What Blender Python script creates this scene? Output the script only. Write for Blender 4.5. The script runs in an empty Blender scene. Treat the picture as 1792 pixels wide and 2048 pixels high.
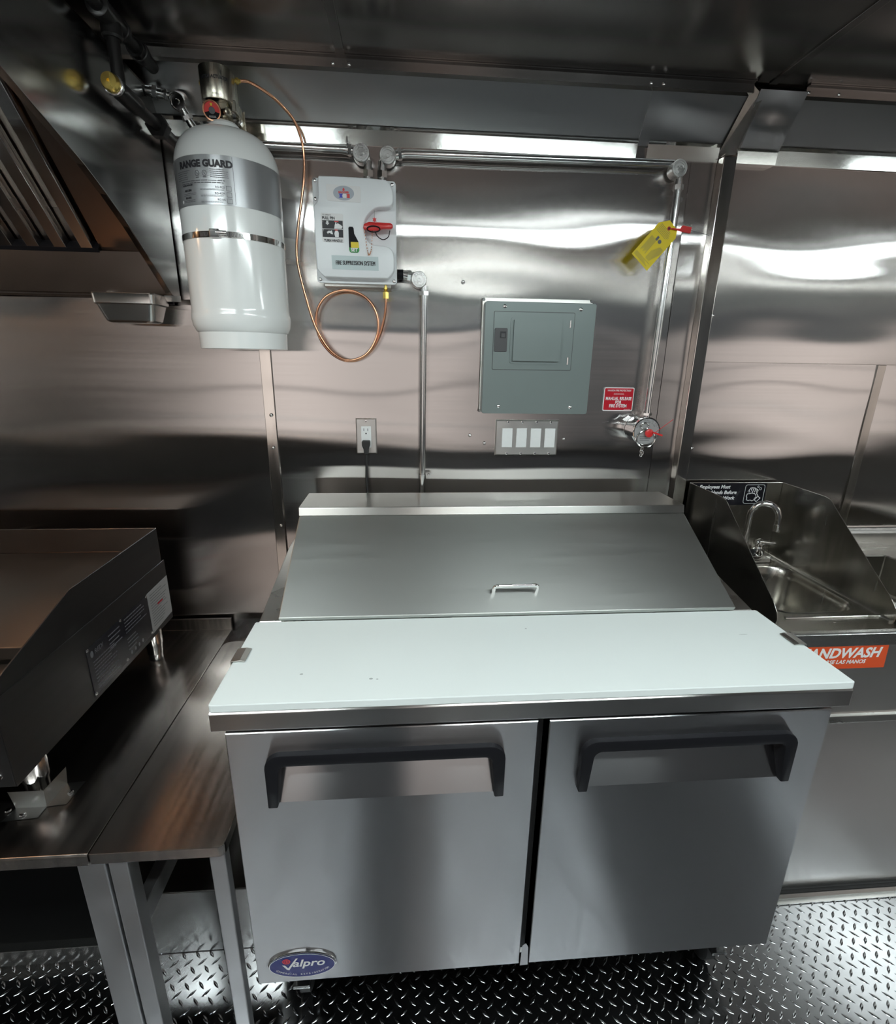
import bpy, bmesh, math, random
from mathutils import Vector, Matrix
random.seed(7)
PI = math.pi
S = bpy.context.scene
COL = S.collection

# ------------------------------------------------------------------ camera, world, lights, exposure
FPX = 1009.03
yaw, pitch, roll = .0826, .2955, .0165
_F = Vector((math.sin(yaw)*math.cos(pitch), math.cos(yaw)*math.cos(pitch), -math.sin(pitch)))
_R = Vector((math.cos(yaw), -math.sin(yaw), 0)); _U = _R.cross(_F)
_R, _U = math.cos(roll)*_R + math.sin(roll)*_U, -math.sin(roll)*_R + math.cos(roll)*_U
cam = bpy.data.cameras.new('camera'); camo = bpy.data.objects.new('camera', cam); COL.objects.link(camo)
cam.sensor_fit = 'VERTICAL'; cam.sensor_height = 36; cam.lens = 36*FPX/2048; cam.clip_start = .02
M = Matrix.Identity(4)
for i, v in enumerate((_R, _U, -_F)):
    for k in range(3): M[k][i] = v[k]
M.translation = Vector((.3532, -1.6101, 1.5196))
camo.matrix_world = M
S.camera = camo

W = bpy.data.worlds.new('daylight'); S.world = W; W.use_nodes = True
W.node_tree.nodes['Background'].inputs[0].default_value = (1.0, .90, .84, 1)
W.node_tree.nodes['Background'].inputs[1].default_value = 1.1
S.view_settings.view_transform = 'Standard'; S.view_settings.look = 'None'
S.view_settings.gamma = 1; S.view_settings.use_curve_mapping = False
S.view_settings.exposure = 0.12
S.cycles.max_bounces = 14; S.cycles.glossy_bounces = 10; S.cycles.diffuse_bounces = 5
S.cycles.sample_clamp_indirect = 6
LED_STRENGTH = 50.0
LED_COLOR = (.90, 1.0, 1.0)

# ------------------------------------------------------------------ materials
MATS = {}
def nodes(m):
    return m.node_tree.nodes, m.node_tree.links
def steel(name, col=(.60, .585, .57), rough=.2, aniso=0.0, tan=None, grain=None, var=.25, bump=0.0, bscale=3.0):
    m = bpy.data.materials.new(name); m.use_nodes = True; n, l = nodes(m); p = n['Principled BSDF']
    p.inputs['Base Color'].default_value = (*col, 1); p.inputs['Metallic'].default_value = 1
    p.inputs['Roughness'].default_value = rough
    if aniso:
        p.inputs['Anisotropic'].default_value = aniso
        c = n.new('ShaderNodeCombineXYZ')
        for i in range(3): c.inputs[i].default_value = tan[i]
        l.new(c.outputs[0], p.inputs['Tangent'])
    tc = n.new('ShaderNodeTexCoord'); mp = n.new('ShaderNodeMapping'); l.new(tc.outputs['Object'], mp.inputs[0])
    mp.inputs['Scale'].default_value = grain or (6, 6, 6)
    nz = n.new('ShaderNodeTexNoise'); nz.inputs['Scale'].default_value = 1.0; nz.inputs['Detail'].default_value = 4
    l.new(mp.outputs[0], nz.inputs['Vector'])
    mr = n.new('ShaderNodeMapRange'); l.new(nz.outputs['Fac'], mr.inputs[0])
    mr.inputs[1].default_value = .25; mr.inputs[2].default_value = .75
    mr.inputs[3].default_value = rough*(1-var); mr.inputs[4].default_value = rough*(1+var)
    l.new(mr.outputs[0], p.inputs['Roughness'])
    if bump:
        n2 = n.new('ShaderNodeTexNoise'); n2.inputs['Scale'].default_value = bscale; n2.inputs['Detail'].default_value = 1
        l.new(tc.outputs['Object'], n2.inputs['Vector'])
        b = n.new('ShaderNodeBump'); b.inputs['Strength'].default_value = 1; b.inputs['Distance'].default_value = bump
        l.new(n2.outputs['Fac'], b.inputs['Height']); l.new(b.outputs[0], p.inputs['Normal'])
    MATS[name] = m; return m
def brushed(name, col, rough, an, narrow, grain, var=.04):
    """brushed sheet metal: Beckmann gloss, sharp along 'narrow', smeared across it"""
    m = bpy.data.materials.new(name); m.use_nodes = True; n, l = nodes(m); n.remove(n['Principled BSDF'])
    g = n.new('ShaderNodeBsdfAnisotropic'); g.distribution = 'BECKMANN'
    g.inputs['Color'].default_value = (*col, 1); g.inputs['Anisotropy'].default_value = an
    c = n.new('ShaderNodeCombineXYZ')
    for i in range(3): c.inputs[i].default_value = narrow[i]
    l.new(c.outputs[0], g.inputs['Tangent'])
    tc = n.new('ShaderNodeTexCoord'); mp = n.new('ShaderNodeMapping'); l.new(tc.outputs['Object'], mp.inputs[0])
    mp.inputs['Scale'].default_value = grain
    nz = n.new('ShaderNodeTexNoise'); nz.inputs['Scale'].default_value = 1.0; nz.inputs['Detail'].default_value = 3
    l.new(mp.outputs[0], nz.inputs['Vector'])
    mr = n.new('ShaderNodeMapRange'); l.new(nz.outputs['Fac'], mr.inputs[0])
    mr.inputs[1].default_value = .25; mr.inputs[2].default_value = .75
    mr.inputs[3].default_value = rough*(1-var); mr.inputs[4].default_value = rough*(1+var)
    l.new(mr.outputs[0], g.inputs['Roughness']); l.new(g.outputs[0], n['Material Output'].inputs['Surface'])
    MATS[name] = m; return m
def paint(name, col, rough=.4, metal=0.0, spec=.5, coat=0.0, mottle=.06, mscale=8):
    m = bpy.data.materials.new(name); m.use_nodes = True; n, l = nodes(m); p = n['Principled BSDF']
    p.inputs['Roughness'].default_value = rough; p.inputs['Metallic'].default_value = metal
    p.inputs['Specular IOR Level'].default_value = spec; p.inputs['Coat Weight'].default_value = coat
    p.inputs['Coat Roughness'].default_value = .06
    tc = n.new('ShaderNodeTexCoord'); nz = n.new('ShaderNodeTexNoise'); nz.inputs['Scale'].default_value = mscale
    nz.inputs['Detail'].default_value = 3
    l.new(tc.outputs['Object'], nz.inputs['Vector'])
    mx = n.new('ShaderNodeMix'); mx.data_type = 'RGBA'
    l.new(nz.outputs['Fac'], mx.inputs[0])
    mx.inputs[6].default_value = (*[c*(1-mottle) for c in col], 1); mx.inputs[7].default_value = (*[min(1, c*(1+mottle)) for c in col], 1)
    l.new(mx.outputs[2], p.inputs['Base Color'])
    MATS[name] = m; return m
def emit(name, col, st):
    m = bpy.data.materials.new(name); m.use_nodes = True; p = m.node_tree.nodes['Principled BSDF']
    p.inputs['Base Color'].default_value = (.8, .8, .8, 1)
    p.inputs['Emission Color'].default_value = (*col, 1); p.inputs['Emission Strength'].default_value = st
    MATS[name] = m; return m

m_wall = brushed('wall_stainless', (.64, .62, .61), .17, .77, (0, 0, 1), (1.2, 1, 120), .05)
m_wall2 = steel('wall_stainless_opposite', (.60, .58, .56), .24, 0, None, (2, 2, 60), .2)
m_cove = brushed('cove_stainless', (.58, .58, .58), .32, .35, (0, .58, .81), (2, 30, 60), .05)
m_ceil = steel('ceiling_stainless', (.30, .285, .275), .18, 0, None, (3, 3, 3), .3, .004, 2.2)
m_trim = steel('polished_trim', (.74, .74, .72), .08, 0, None, (5, 5, 40), .3, .0012, 4)
m_trim2 = steel('corner_trim', (.62, .59, .56), .13, 0, None, (40, 40, 4), .3)
m_door = brushed('door_brushed', (.60, .60, .61), .28, .74, (1, 0, 0), (2, 2, 2), .015)
m_lid = brushed('lid_brushed', (.52, .53, .51), .48, .35, (1, 0, 0), (4, 90, 90), .03)
m_body = steel('fridge_body_steel', (.50, .49, .47), .30, 0, None, (8, 8, 60), .2)
m_band = brushed('rim_brushed', (.66, .645, .63), .30, .55, (1, 0, 0), (3, 3, 200), .06)
m_shelf = brushed('shelf_steel', (.64, .63, .60), .36, .5, (1, 0, 0), (4, 90, 4), .05)
m_plt = steel('plate_steel', (.82, .81, .79), .30, 0, None, (20, 20, 20), .1)
m_skirt = steel('skirt_steel', (.60, .59, .575), .30, 0, None, (2, 2, 2), .04)
m_table = steel('table_steel', (.38, .345, .32), .22, 0, None, (60, 3, 3), .25, .0025, 2.5)  # warm reflections are tinted into the stainless colour
m_leg = steel('galvanised_leg', (.56, .56, .57), .42, 0, None, (14, 14, 9), .25)
m_grid = steel('griddle_side', (.085, .083, .085), .40, 0, None, (50, 2, 50), .15)
m_gtop = steel('griddle_plate', (.21, .18, .16), .30, 0, None, (3, 3, 3), .08)
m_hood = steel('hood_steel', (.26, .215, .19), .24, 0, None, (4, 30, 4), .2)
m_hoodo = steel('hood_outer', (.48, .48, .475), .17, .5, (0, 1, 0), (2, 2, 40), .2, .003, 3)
m_filter = steel('filter_chrome', (.66, .66, .66), .08, 0, None, (8, 8, 8), .3)
m_chrome = steel('chrome', (.90, .90, .90), .05, 0, None, (9, 9, 9), .2)
m_zinc = steel('zinc_conduit', (.70, .71, .71), .17, 0, None, (20, 20, 20), .3)
m_cast = steel('die_cast', (.66, .66, .65), .30, 0, None, (40, 40, 40), .3)
m_sink = steel('sink_steel', (.38, .365, .335), .24, 0, None, (5, 40, 5), .2)
m_panel = steel('sink_front_panel', (.58, .575, .56), .24, 0, None, (3, 3, 3), .08)
m_tread = steel('tread_aluminium', (.36, .365, .38), .13, 0, None, (9, 9, 9), .3, .0006, 9)
m_copper = steel('copper', (.80, .42, .26), .22, 0, None, (30, 30, 30), .2)
m_brass = steel('brass', (.95, .72, .20), .26, 0, None, (30, 30, 30), .2)
m_nickel = steel('actuator_nickel', (.60, .57, .48), .26, 0, None, (60, 60, 5), .2)
m_iron = paint('black_iron', (.018, .017, .017), .32, .3)
m_white = paint('tank_white', (.88, .90, .89), .16, 0, .5, .3, .01)
m_box = paint('box_white', (.84, .87, .89), .32, 0, .45, 0, .015)
m_board = paint('board_white', (.74, .79, .78), .42, 0, .4, 0, .02, 6)
m_grey = paint('panel_grey', (.20, .24, .237), .38, .25, .5, 0, .05)
m_greyd = paint('panel_grey_dark', (.07, .07, .075), .4)
m_black = paint('black_plastic', (.008, .008, .010), .5, 0, .15)
m_rubber = paint('black_rubber', (.012, .012, .012), .6)
m_void = paint('void_shade', (.002, .002, .002), .7, 0, .1)  # near black, painted shade of the open space under the stand
m_plate = paint('label_silver', (.36, .37, .38), .30, .55, .5)
m_ink = paint('ink_dark', (.02, .02, .025), .5)
m_ink2 = paint('ink_grey', (.12, .12, .13), .5)
m_wht = paint('print_white', (.82, .82, .82), .45)
m_dev = paint('device_white', (.78, .80, .80), .3)
m_red = paint('red_plastic', (.62, .03, .03), .3)
m_redsign = paint('red_sign', (.50, .006, .02), .35)
m_orange = paint('orange_sign', (.70, .085, .02), .4)
m_blacksign = paint('black_sign', (.008, .008, .012), .25)
m_yellow = paint('yellow_tag', (.78, .60, .01), .45)
m_ygold = paint('yellow_window', (.80, .62, .02), .4)
m_green = paint('green_label', (.03, .32, .06), .4)
m_blue = paint('badge_blue', (.012, .018, .16), .25, 0, .5, .5)
m_bluei = paint('logo_blue', (.05, .06, .55), .4)
m_redi = paint('logo_red', (.70, .05, .05), .4)
m_pale = paint('label_pale', (.56, .66, .67), .4)
m_silver = paint('logo_silver', (.42, .46, .52), .35)
m_lightgrey = paint('sticker_grey', (.45, .45, .45), .35, .4)
m_tape = paint('clear_tape', (.55, .55, .57), .2, .5)
m_ground = paint('asphalt_outside', (.34, .31, .29), .9)
m_refl_dark = paint('reflection_dark', (.085, .085, .09), .4, .2)  # for unseen pieces added to darken reflections in the steel
m_refl_strip = paint('reflection_strip_grey', (.13, .14, .135), .5)  # for the added strip that the back wall reflects
m_mark = paint('faint_mark', (.36, .39, .39), .5)
m_led = emit('led_diffuser', LED_COLOR, LED_STRENGTH)
m_warm = emit('hood_bulb', (1.0, .58, .32), 70.0)
m_gauge = paint('gauge_red', (.70, .02, .02), .3, 0, .5, .6)

# ------------------------------------------------------------------ mesh helpers
def B(): return bmesh.new()
def bx(bm, x0, x1, y0, y1, z0, z1):
    v = [bm.verts.new((x, y, z)) for x in (x0, x1) for y in (y0, y1) for z in (z0, z1)]
    for f in ((0,1,3,2),(4,6,7,5),(0,4,5,1),(2,3,7,6),(0,2,6,4),(1,5,7,3)): bm.faces.new([v[i] for i in f])
    return bm
def prism(bm, pts, axis, a0, a1):
    """2-D outline extruded along an axis. x: pts are (y,z); y: (x,z); z: (x,y)"""
    def P(p, a):
        return {'x': (a, p[0], p[1]), 'y': (p[0], a, p[1]), 'z': (p[0], p[1], a)}[axis]
    A = [bm.verts.new(P(p, a0)) for p in pts]; Bv = [bm.verts.new(P(p, a1)) for p in pts]
    n = len(pts)
    bm.faces.new(A); bm.faces.new(Bv[::-1])
    for i in range(n): bm.faces.new((A[i], Bv[i], Bv[(i+1) % n], A[(i+1) % n]))
    return bm
def quad(bm, *ps): return bm.faces.new([bm.verts.new(p) for p in ps])
def frame(d):
    d = Vector(d).normalized(); a = Vector((0, 0, 1)) if abs(d.z) < .9 else Vector((1, 0, 0))
    u = d.cross(a).normalized(); return u, d.cross(u)
def tube(bm, pts, r, n=12, closed=False, cap=True):
    pts = [Vector(p) for p in pts]; k = len(pts)
    rr = r if isinstance(r, (list, tuple)) else [r]*k
    rings = []; u = None
    for i, p in enumerate(pts):
        if closed: d = pts[(i+1) % k] - pts[i-1]
        else: d = pts[min(i+1, k-1)] - pts[max(i-1, 0)]
        d.normalize()
        if u is None: u, w = frame(d)
        else:
            u = (u - d*u.dot(d)).normalized(); w = d.cross(u)
        rings.append([bm.verts.new(p + rr[i]*(math.cos(2*PI*j/n)*u + math.sin(2*PI*j/n)*w)) for j in range(n)])
    for i in range(k if closed else k-1):
        a, b = rings[i], rings[(i+1) % k]
        for j in range(n): bm.faces.new((a[j], a[(j+1) % n], b[(j+1) % n], b[j]))
    if cap and not closed: bm.faces.new(rings[0][::-1]); bm.faces.new(rings[-1])
    return bm
def cyl(bm, a, b, r, n=20): return tube(bm, [a, b], r, n)
def lathe(bm, prof, c, axis=(0, 0, 1), n=40, caps=True):
    """prof: (radius, height) along axis from c"""
    d = Vector(axis).normalized(); u, w = frame(d); c = Vector(c); rings = []
    for r, h in prof:
        if r < 1e-6: rings.append([bm.verts.new(c + d*h)])
        else: rings.append([bm.verts.new(c + d*h + r*(math.cos(2*PI*j/n)*u + math.sin(2*PI*j/n)*w)) for j in range(n)])
    for a, b in zip(rings, rings[1:]):
        for j in range(n):
            q = [a[j % len(a)], a[(j+1) % len(a)], b[(j+1) % len(b)], b[j % len(b)]]
            q = list(dict.fromkeys(q))
            if len(q) > 2: bm.faces.new(q)
    if not caps:
        for j in range(n): bm.faces.new((rings[-1][j], rings[-1][(j+1) % n], rings[0][(j+1) % n], rings[0][j]))
        return bm
    for rg, fl in ((rings[0], True), (rings[-1], False)):
        if len(rg) > 2: bm.faces.new(rg[::-1] if fl else rg)
    return bm
def sph(bm, c, r, n=10, sq=(1, 1, 1)):
    bmesh.ops.create_uvsphere(bm, u_segments=n, v_segments=max(5, n*2//3), radius=r,
        matrix=Matrix.Translation(c) @ Matrix.Diagonal((*sq, 1)))
    return bm
def rrect(x0, x1, y0, y1, r, k=5):
    out = []
    rs = r if isinstance(r, (list, tuple)) else [r]*4
    for (cx, cy, a, q) in ((x1, y1, 0, rs[0]), (x0, y1, 90, rs[1]), (x0, y0, 180, rs[2]), (x1, y0, 270, rs[3])):
        sx = -1 if cx == x1 else 1; sy = -1 if cy == y1 else 1
        for i in range(k+1):
            t = math.radians(a + 90*i/k); out.append((cx + sx*q + q*math.cos(t), cy + sy*q + q*math.sin(t)))
    return out
def obj(name, bm, mat, parent=None, smooth=False, bevel=0, seg=2, angle=40):
    bmesh.ops.remove_doubles(bm, verts=bm.verts, dist=1e-6)
    bmesh.ops.recalc_face_normals(bm, faces=bm.faces)
    if bevel:
        es = [e for e in bm.edges if e.is_manifold and e.calc_face_angle(0) > .5]
        bmesh.ops.bevel(bm, geom=es, offset=bevel, segments=seg, affect='EDGES', profile=.5, clamp_overlap=True)
    me = bpy.data.meshes.new(name); bm.to_mesh(me); bm.free()
    if smooth:
        for p in me.polygons: p.use_smooth = True
        me.set_sharp_from_angle(angle=math.radians(angle))
    o = bpy.data.objects.new(name, me); COL.objects.link(o); me.materials.append(mat)
    if parent: child(o, parent)
    return o
def child(o, p):
    o.parent = p
    o.matrix_parent_inverse = Matrix.Translation(-p.location) if p.type == 'EMPTY' else Matrix.Identity(4)
def tag(o, label, cat, group=None):
    o['label'] = label; o['category'] = cat
    if group: o['group'] = group
    return o
def thing(name, label, cat, loc=(0, 0, 0), group=None):
    o = bpy.data.objects.new(name, None); COL.objects.link(o); o.location = loc; o.empty_display_size = .05
    return tag(o, label, cat, group)
def struct(o, label=None):
    o['kind'] = 'structure'
    if label: o['label'] = label
    return o
def sempty(name, label):
    o = bpy.data.objects.new(name, None); COL.objects.link(o); return struct(o, label)
def instance(src, parent, off):
    c = src.copy(); COL.objects.link(c)
    c.parent = parent; c.matrix_parent_inverse = src.matrix_parent_inverse.copy(); c.location = src.location + Vector(off)
    return c
# ---- flat print: 2-D polygons mapped onto a surface
def text2d(s, size, xs=1.0, align='LEFT', bold=0.0, shear=0.0):
    cu = bpy.data.curves.new('t', 'FONT'); cu.body = s; cu.size = size; cu.align_x = align; cu.offset = bold; cu.shear = shear
    cu.resolution_u = 3
    o = bpy.data.objects.new('t', cu); COL.objects.link(o)
    me = bpy.data.meshes.new_from_object(o.evaluated_get(bpy.context.evaluated_depsgraph_get()))
    vs = [(v.co.x*xs, v.co.y) for v in me.vertices]; fs = [tuple(p.vertices) for p in me.polygons]
    bpy.data.objects.remove(o); bpy.data.curves.remove(cu); bpy.data.meshes.remove(me)
    return vs, fs
def put(bm, vf, mp):
    vs, fs = vf; V = [bm.verts.new(mp(*v)) for v in vs]
    for f in fs:
        try: bm.faces.new([V[i] for i in f])
        except ValueError: pass
def poly(bm, pts, mp): put(bm, (pts, [tuple(range(len(pts)))]), mp)
def rect(bm, u0, u1, v0, v1, mp): poly(bm, [(u0, v0), (u1, v0), (u1, v1), (u0, v1)], mp)
def text(bm, s, u, v, size, mp, **k):
    vs, fs = text2d(s, size, **k); put(bm, ([(a+u, b+v) for a, b in vs], fs), mp)
def wallmap(y): return lambda u, v: (u, y, v)
def ell(cu, cv, a, b, n=40): return [(cu + a*math.cos(2*PI*i/n), cv + b*math.sin(2*PI*i/n)) for i in range(n)]
def ring(bm, o, i, mp):
    n = len(o); put(bm, (o + i, [(k, (k+1) % n, n+(k+1) % n, n+k) for k in range(n)]), mp)
def lines(bm, u0, u1, v0, v1, k, mp, fill=.45, rag=.3):
    for i in range(k):
        v = v1 - (i+.5)*(v1-v0)/k; h = (v1-v0)/k*fill/2; w = u1-u0
        u = u0
        e = u1 - random.random()*rag*w
        while u < e:
            q = min(e, u + random.uniform(.05, .16)*w); rect(bm, u, q, v-h, v+h, mp); u = q + .015*w
def flat(name, mat, parent, fn, **k):
    """a print layer; normals are set to face the camera side"""
    bm = B(); fn(bm); bmesh.ops.recalc_face_normals(bm, faces=bm.faces)
    me = bpy.data.meshes.new(name); bm.to_mesh(me); bm.free()
    o = bpy.data.objects.new(name, me); COL.objects.link(o); me.materials.append(mat)
    if parent: child(o, parent)
    return o

# ------------------------------------------------------------------ the room
RX0, RX1, RY = -2.3, 4.1, -2.45      # ends and the serving side
CZ = 2.22
def wave(x, z):
    """dents and waviness of the sheet metal, in metres along the wall normal"""
    d = .0016*math.sin(2*PI*(z*1.15 + .10*math.sin(2.1*x) + .3)) + .0009*math.sin(2*PI*(.62*x + .4*z))
    d += .0007*math.sin(2*PI*(z*2.9 + .25*x + .15*math.sin(5*x))) + .0004*math.sin(2*PI*(1.7*x - .9*z+.2))
    d += .0011*math.sin(2*PI*(1.15*z+.2))*math.sin(2*PI*(.85*x+.1)) + .0005*math.sin(2*PI*(2.4*z+.1))*math.sin(2*PI*(1.6*x+.35)) + .00022*math.sin(2*PI*(5.2*z+.4*x))*math.sin(2*PI*(.9*x+.6))
    for f, am, k, ph in ((7.3, .00016, .55, .1), (10.9, .00010, .8, .45), (4.1, .00030, .37, .7)):
        d += am*math.sin(2*PI*(f*z + ph + .12*math.sin(1.7*x+f)))*(.55+.45*math.sin(2*PI*(k*x+ph*2)))
    if x > 1.25: d += .0030*math.sin(2*PI*(x-1.36)/1.1)*math.exp(-((z-1.85)/.35)**2) * (z-1.2)
    return d
def sheet(name, x0, x1, z0, z1, y, mat, parent, fn=wave, step=.014, th=.002):
    bm = B(); nx = max(2, int((x1-x0)/step)); nz = max(2, int((z1-z0)/step)); V = {}
    for i in range(nx+1):
        for k in range(nz+1):
            x = x0+(x1-x0)*i/nx; z = z0+(z1-z0)*k/nz
            V[i, k] = bm.verts.new((x, y+fn(x, z), z))
    for i in range(nx):
        for k in range(nz): bm.faces.new((V[i, k], V[i+1, k], V[i+1, k+1], V[i, k+1]))
    edge = [V[i, 0] for i in range(nx+1)] + [V[nx, k] for k in range(1, nz+1)] + [V[i, nz] for i in range(nx-1, -1, -1)] + [V[0, k] for k in range(nz-1, 0, -1)]
    back = [bm.verts.new(v.co + Vector((0, th, 0))) for v in edge]
    n = len(edge)
    for i in range(n): bm.faces.new((edge[i], back[i], back[(i+1) % n], edge[(i+1) % n]))
    o = obj(name, bm, mat, parent, smooth=True, angle=50)
    return o

wb = struct(obj('wall_back', bx(B(), RX0, RX1, .008, .06, 0, CZ+.05), m_wall2), 'stainless clad wall behind the prep refrigerator')
sheet('wall_panel', RX0, -.066, 0, 2.10, 0, m_wall, wb)
sheet('wall_panel', -.066, 1.165, 0, 2.10, -.0005, m_wall, wb)
sheet('wall_panel', 1.166, 1.262, 0, 2.10, -.001, m_wall, wb, fn=lambda x, z: wave(x+.8, z)*.8)
sheet('wall_panel', 1.262, RX1, 1.523, 2.10, 0, m_wall, wb)
sheet('wall_panel', 1.262, 1.90, 0, 1.521, -.0005, m_wall, wb, fn=lambda x, z: wave(x+.35, z))
sheet('wall_panel', 1.902, RX1, 0, 1.521, 0, m_wall, wb, fn=lambda x, z: wave(x+1.35, z))
sc0 = obj('screw', lathe(B(), [(.0055, 0), (.005, .002), (.003, .0035), (0, .004)], (0, 0, 0), (0, -1, 0), 10), m_chrome, wb, smooth=True)
first = True
for (x, z) in ((-.062, 1.345), (-.064, 1.245), (-.06, .99), (1.300, 1.245), (.52, 1.735), (.552, 1.285), (.60, 1.26), (.86, 1.275), (1.30, 1.66)):
    if first: sc0.location = (x, -.011 if x < 0 else -.002, z); first = False
    else:
        c = sc0.copy(); COL.objects.link(c); c.location = (x, -.011 if x < 0 else -.003, z)
# cover strips over the sheet joints
def vstrip(name, x0, x1, z0, z1, y, lab):
    bm = prism(B(), [(x0, 0), (x0+.002, y), (x1-.002, y), (x1, 0)], 'z', z0, z1)
    return struct(obj(name, bm, m_trim2, None, bevel=.001), lab)
vstrip('trim_1', -.084, -.048, 0, 2.06, -.008, 'narrow vertical cover strip on the wall under the white tank')
vstrip('trim_2', 1.888, 1.922, 0, 1.521, -.006, 'narrow vertical cover strip at the far right')
# post cover (folded channel) right of the release conduit
bm = prism(B(), [(1.242, -.002), (1.245, -.030), (1.283, -.032), (1.288, -.002)], 'z', 0, 2.075)
tp = struct(obj('trim_3', bm, m_trim2, None, bevel=.002), 'folded vertical post cover right of the release conduit')
# cove between wall and ceiling
cy0, cz0, cy1, cz1 = -.002, 2.10, -.085, 2.216
def covesheet(name, x0, x1, off, mat, dent=0, parent=None):
    bm = B(); nx, nt = max(4, int((x1-x0)/.03)), 10; V = {}
    nrm = Vector((0, -(cz1-cz0), (cy1-cy0))).normalized()
    for i in range(nx+1):
        for k in range(nt+1):
            x = x0+(x1-x0)*i/nx; t = k/nt
            p = Vector((x, cy0+(cy1-cy0)*t, cz0+(cz1-cz0)*t))
            d = off + .0015*math.sin(3.3*x+2*t) + dent*math.sin(PI*(i/nx))*math.sin(PI*t)*math.sin(6*t+9*x)
            V[i, k] = bm.verts.new(p + nrm*d)
    for i in range(nx):
        for k in range(nt): bm.faces.new((V[i, k], V[i+1, k], V[i+1, k+1], V[i, k+1]))
    edge = [V[i, 0] for i in range(nx+1)] + [V[nx, k] for k in range(1, nt+1)] + [V[i, nt] for i in range(nx-1, -1, -1)] + [V[0, k] for k in range(nt-1, 0, -1)]
    back = [bm.verts.new(v.co - nrm*(.002+off*.9)) for v in edge]; n = len(edge)
    for i in range(n): bm.faces.new((edge[i], back[i], back[(i+1) % n], edge[(i+1) % n]))
    return obj(name, bm, mat, parent, smooth=True, angle=50)
cv = struct(covesheet('ceiling_cove', RX0, 1.0, .002, m_cove), 'sloping stainless cove between wall and ceiling')
covesheet('cove_panel', 1.0, 1.262, .005, m_cove, .004, cv)
covesheet('cove_panel', 1.40, RX1, .002, m_cove, 0, cv)
bc = covesheet('cove_panel', 1.275, 1.405, .026, m_cove, .006, cv)
# folded left cheek of the beam cover
bm = B()
quad(bm, (1.238, -.003, 2.08), (1.276, -.028, 2.08), (1.277, -.100, 2.196), (1.262, -.092, 2.214))
quad(bm, (1.276, -.028, 2.08), (1.290, -.024, 2.09), (1.292, -.100, 2.196), (1.277, -.100, 2.196))
obj('cheek', bm, m_trim2, cv)
nrm = Vector((0, -(cz1-cz0), (cy1-cy0))).normalized()
def covetrim(name, x0, x1, mat, lab, tilt=.0042, z0=2.066, z1=2.101):
    bm = prism(B(), [(-.002, z0), (-.0055, z0), (-.0055-tilt, z1), (-.012-tilt, z1+.006), (-.008, z1+.006), (-.002, z1-.004)], 'x', x0, x1)
    return struct(obj(name, bm, mat, None), lab)
covetrim('trim_4', RX0, 1.0, m_trim, 'polished trim strip under the cove above the conduit')
covetrim('trim_5', 1.03, 1.24, m_trim, 'short polished trim strip left of the beam cover', .006)
struct(obj('trim_6', prism(B(), [(-.002, 2.060), (-.026, 2.060), (-.0300, 2.089), (-.034, 2.0905), (-.002, 2.092)], 'x', 1.284, 1.402), m_trim), 'polished end of the beam cover')
covetrim('trim_7', 1.41, RX1, m_trim, 'polished trim strip under the cove at right')
# top angle along the ceiling
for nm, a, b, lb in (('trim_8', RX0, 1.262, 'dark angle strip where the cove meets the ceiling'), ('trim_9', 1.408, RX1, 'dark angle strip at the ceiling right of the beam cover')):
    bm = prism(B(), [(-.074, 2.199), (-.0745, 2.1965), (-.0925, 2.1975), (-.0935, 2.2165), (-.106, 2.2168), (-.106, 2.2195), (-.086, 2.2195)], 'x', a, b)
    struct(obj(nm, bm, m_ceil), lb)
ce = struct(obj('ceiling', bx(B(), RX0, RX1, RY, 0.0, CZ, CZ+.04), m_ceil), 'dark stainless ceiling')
for x in (.187, 1.30, 2.5, -1.0):
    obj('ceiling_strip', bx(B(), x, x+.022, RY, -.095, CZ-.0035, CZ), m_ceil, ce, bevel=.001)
for x in (.178, .217, .985, 1.018, 1.29, 1.395, 1.415, 1.50):
    c = sc0.copy(); COL.objects.link(c); c.parent = ce; c.location = (x, -.0915, 2.205); c.rotation_euler = (math.radians(-40), 0, 0)
# floor with raised tread lugs
fl = struct(obj('floor', bx(B(), RX0, RX1, RY, .0, -.03, 0), m_tread), 'shiny aluminium diamond tread plate floor')
bm = B(); P = .0352
def lug(bm, x, y, a):
    c, s = math.cos(a), math.sin(a); L, w, h = .0135, .0036, .0019
    pts = [(-L, 0, 0), (-L*.45, -w*.8, 0), (0, -w, 0), (L*.45, -w*.8, 0), (L, 0, 0), (L*.45, w*.8, 0), (0, w, 0), (-L*.45, w*.8, 0)]
    top = [(-L*.55, 0, h*.75), (0, -w*.30, h), (L*.55, 0, h*.75), (0, w*.30, h)]
    V = [bm.verts.new((x+c*p-s*q, y+s*p+c*q, r)) for p, q, r in pts]
    T = [bm.verts.new((x+c*p-s*q, y+s*p+c*q, r)) for p, q, r in top]
    for f in ((V[0], V[1], T[0]), (V[1], V[2], T[1], T[0]), (V[2], V[3], T[2], T[1]), (V[3], V[4], T[2]), (V[4], V[5], T[2]),
              (V[5], V[6], T[3], T[2]), (V[6], V[7], T[0], T[3]), (V[7], V[0], T[0]), tuple(T)): bm.faces.new(f)
for i in range(int(4.6/P)):
    for k in range(int(1.75/P)):
        x = -1.6 + i*P; y = -2.30 + k*P
        lug(bm, x, y, PI/4); lug(bm, x+P/2, y+P/2, -PI/4)
lg = obj('tread_lugs', bm, m_tread, fl, smooth=True, angle=60); lg['kind'] = 'stuff'
struct(obj('wall_left', bx(B(), RX0-.05, RX0, RY, .06, 0, CZ+.04), m_wall2), 'stainless end wall outside the picture on the left')
struct(obj('wall_right', bx(B(), RX1, RX1+.05, RY, .06, 0, CZ+.04), m_wall2), 'stainless end wall outside the picture on the right')
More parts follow.
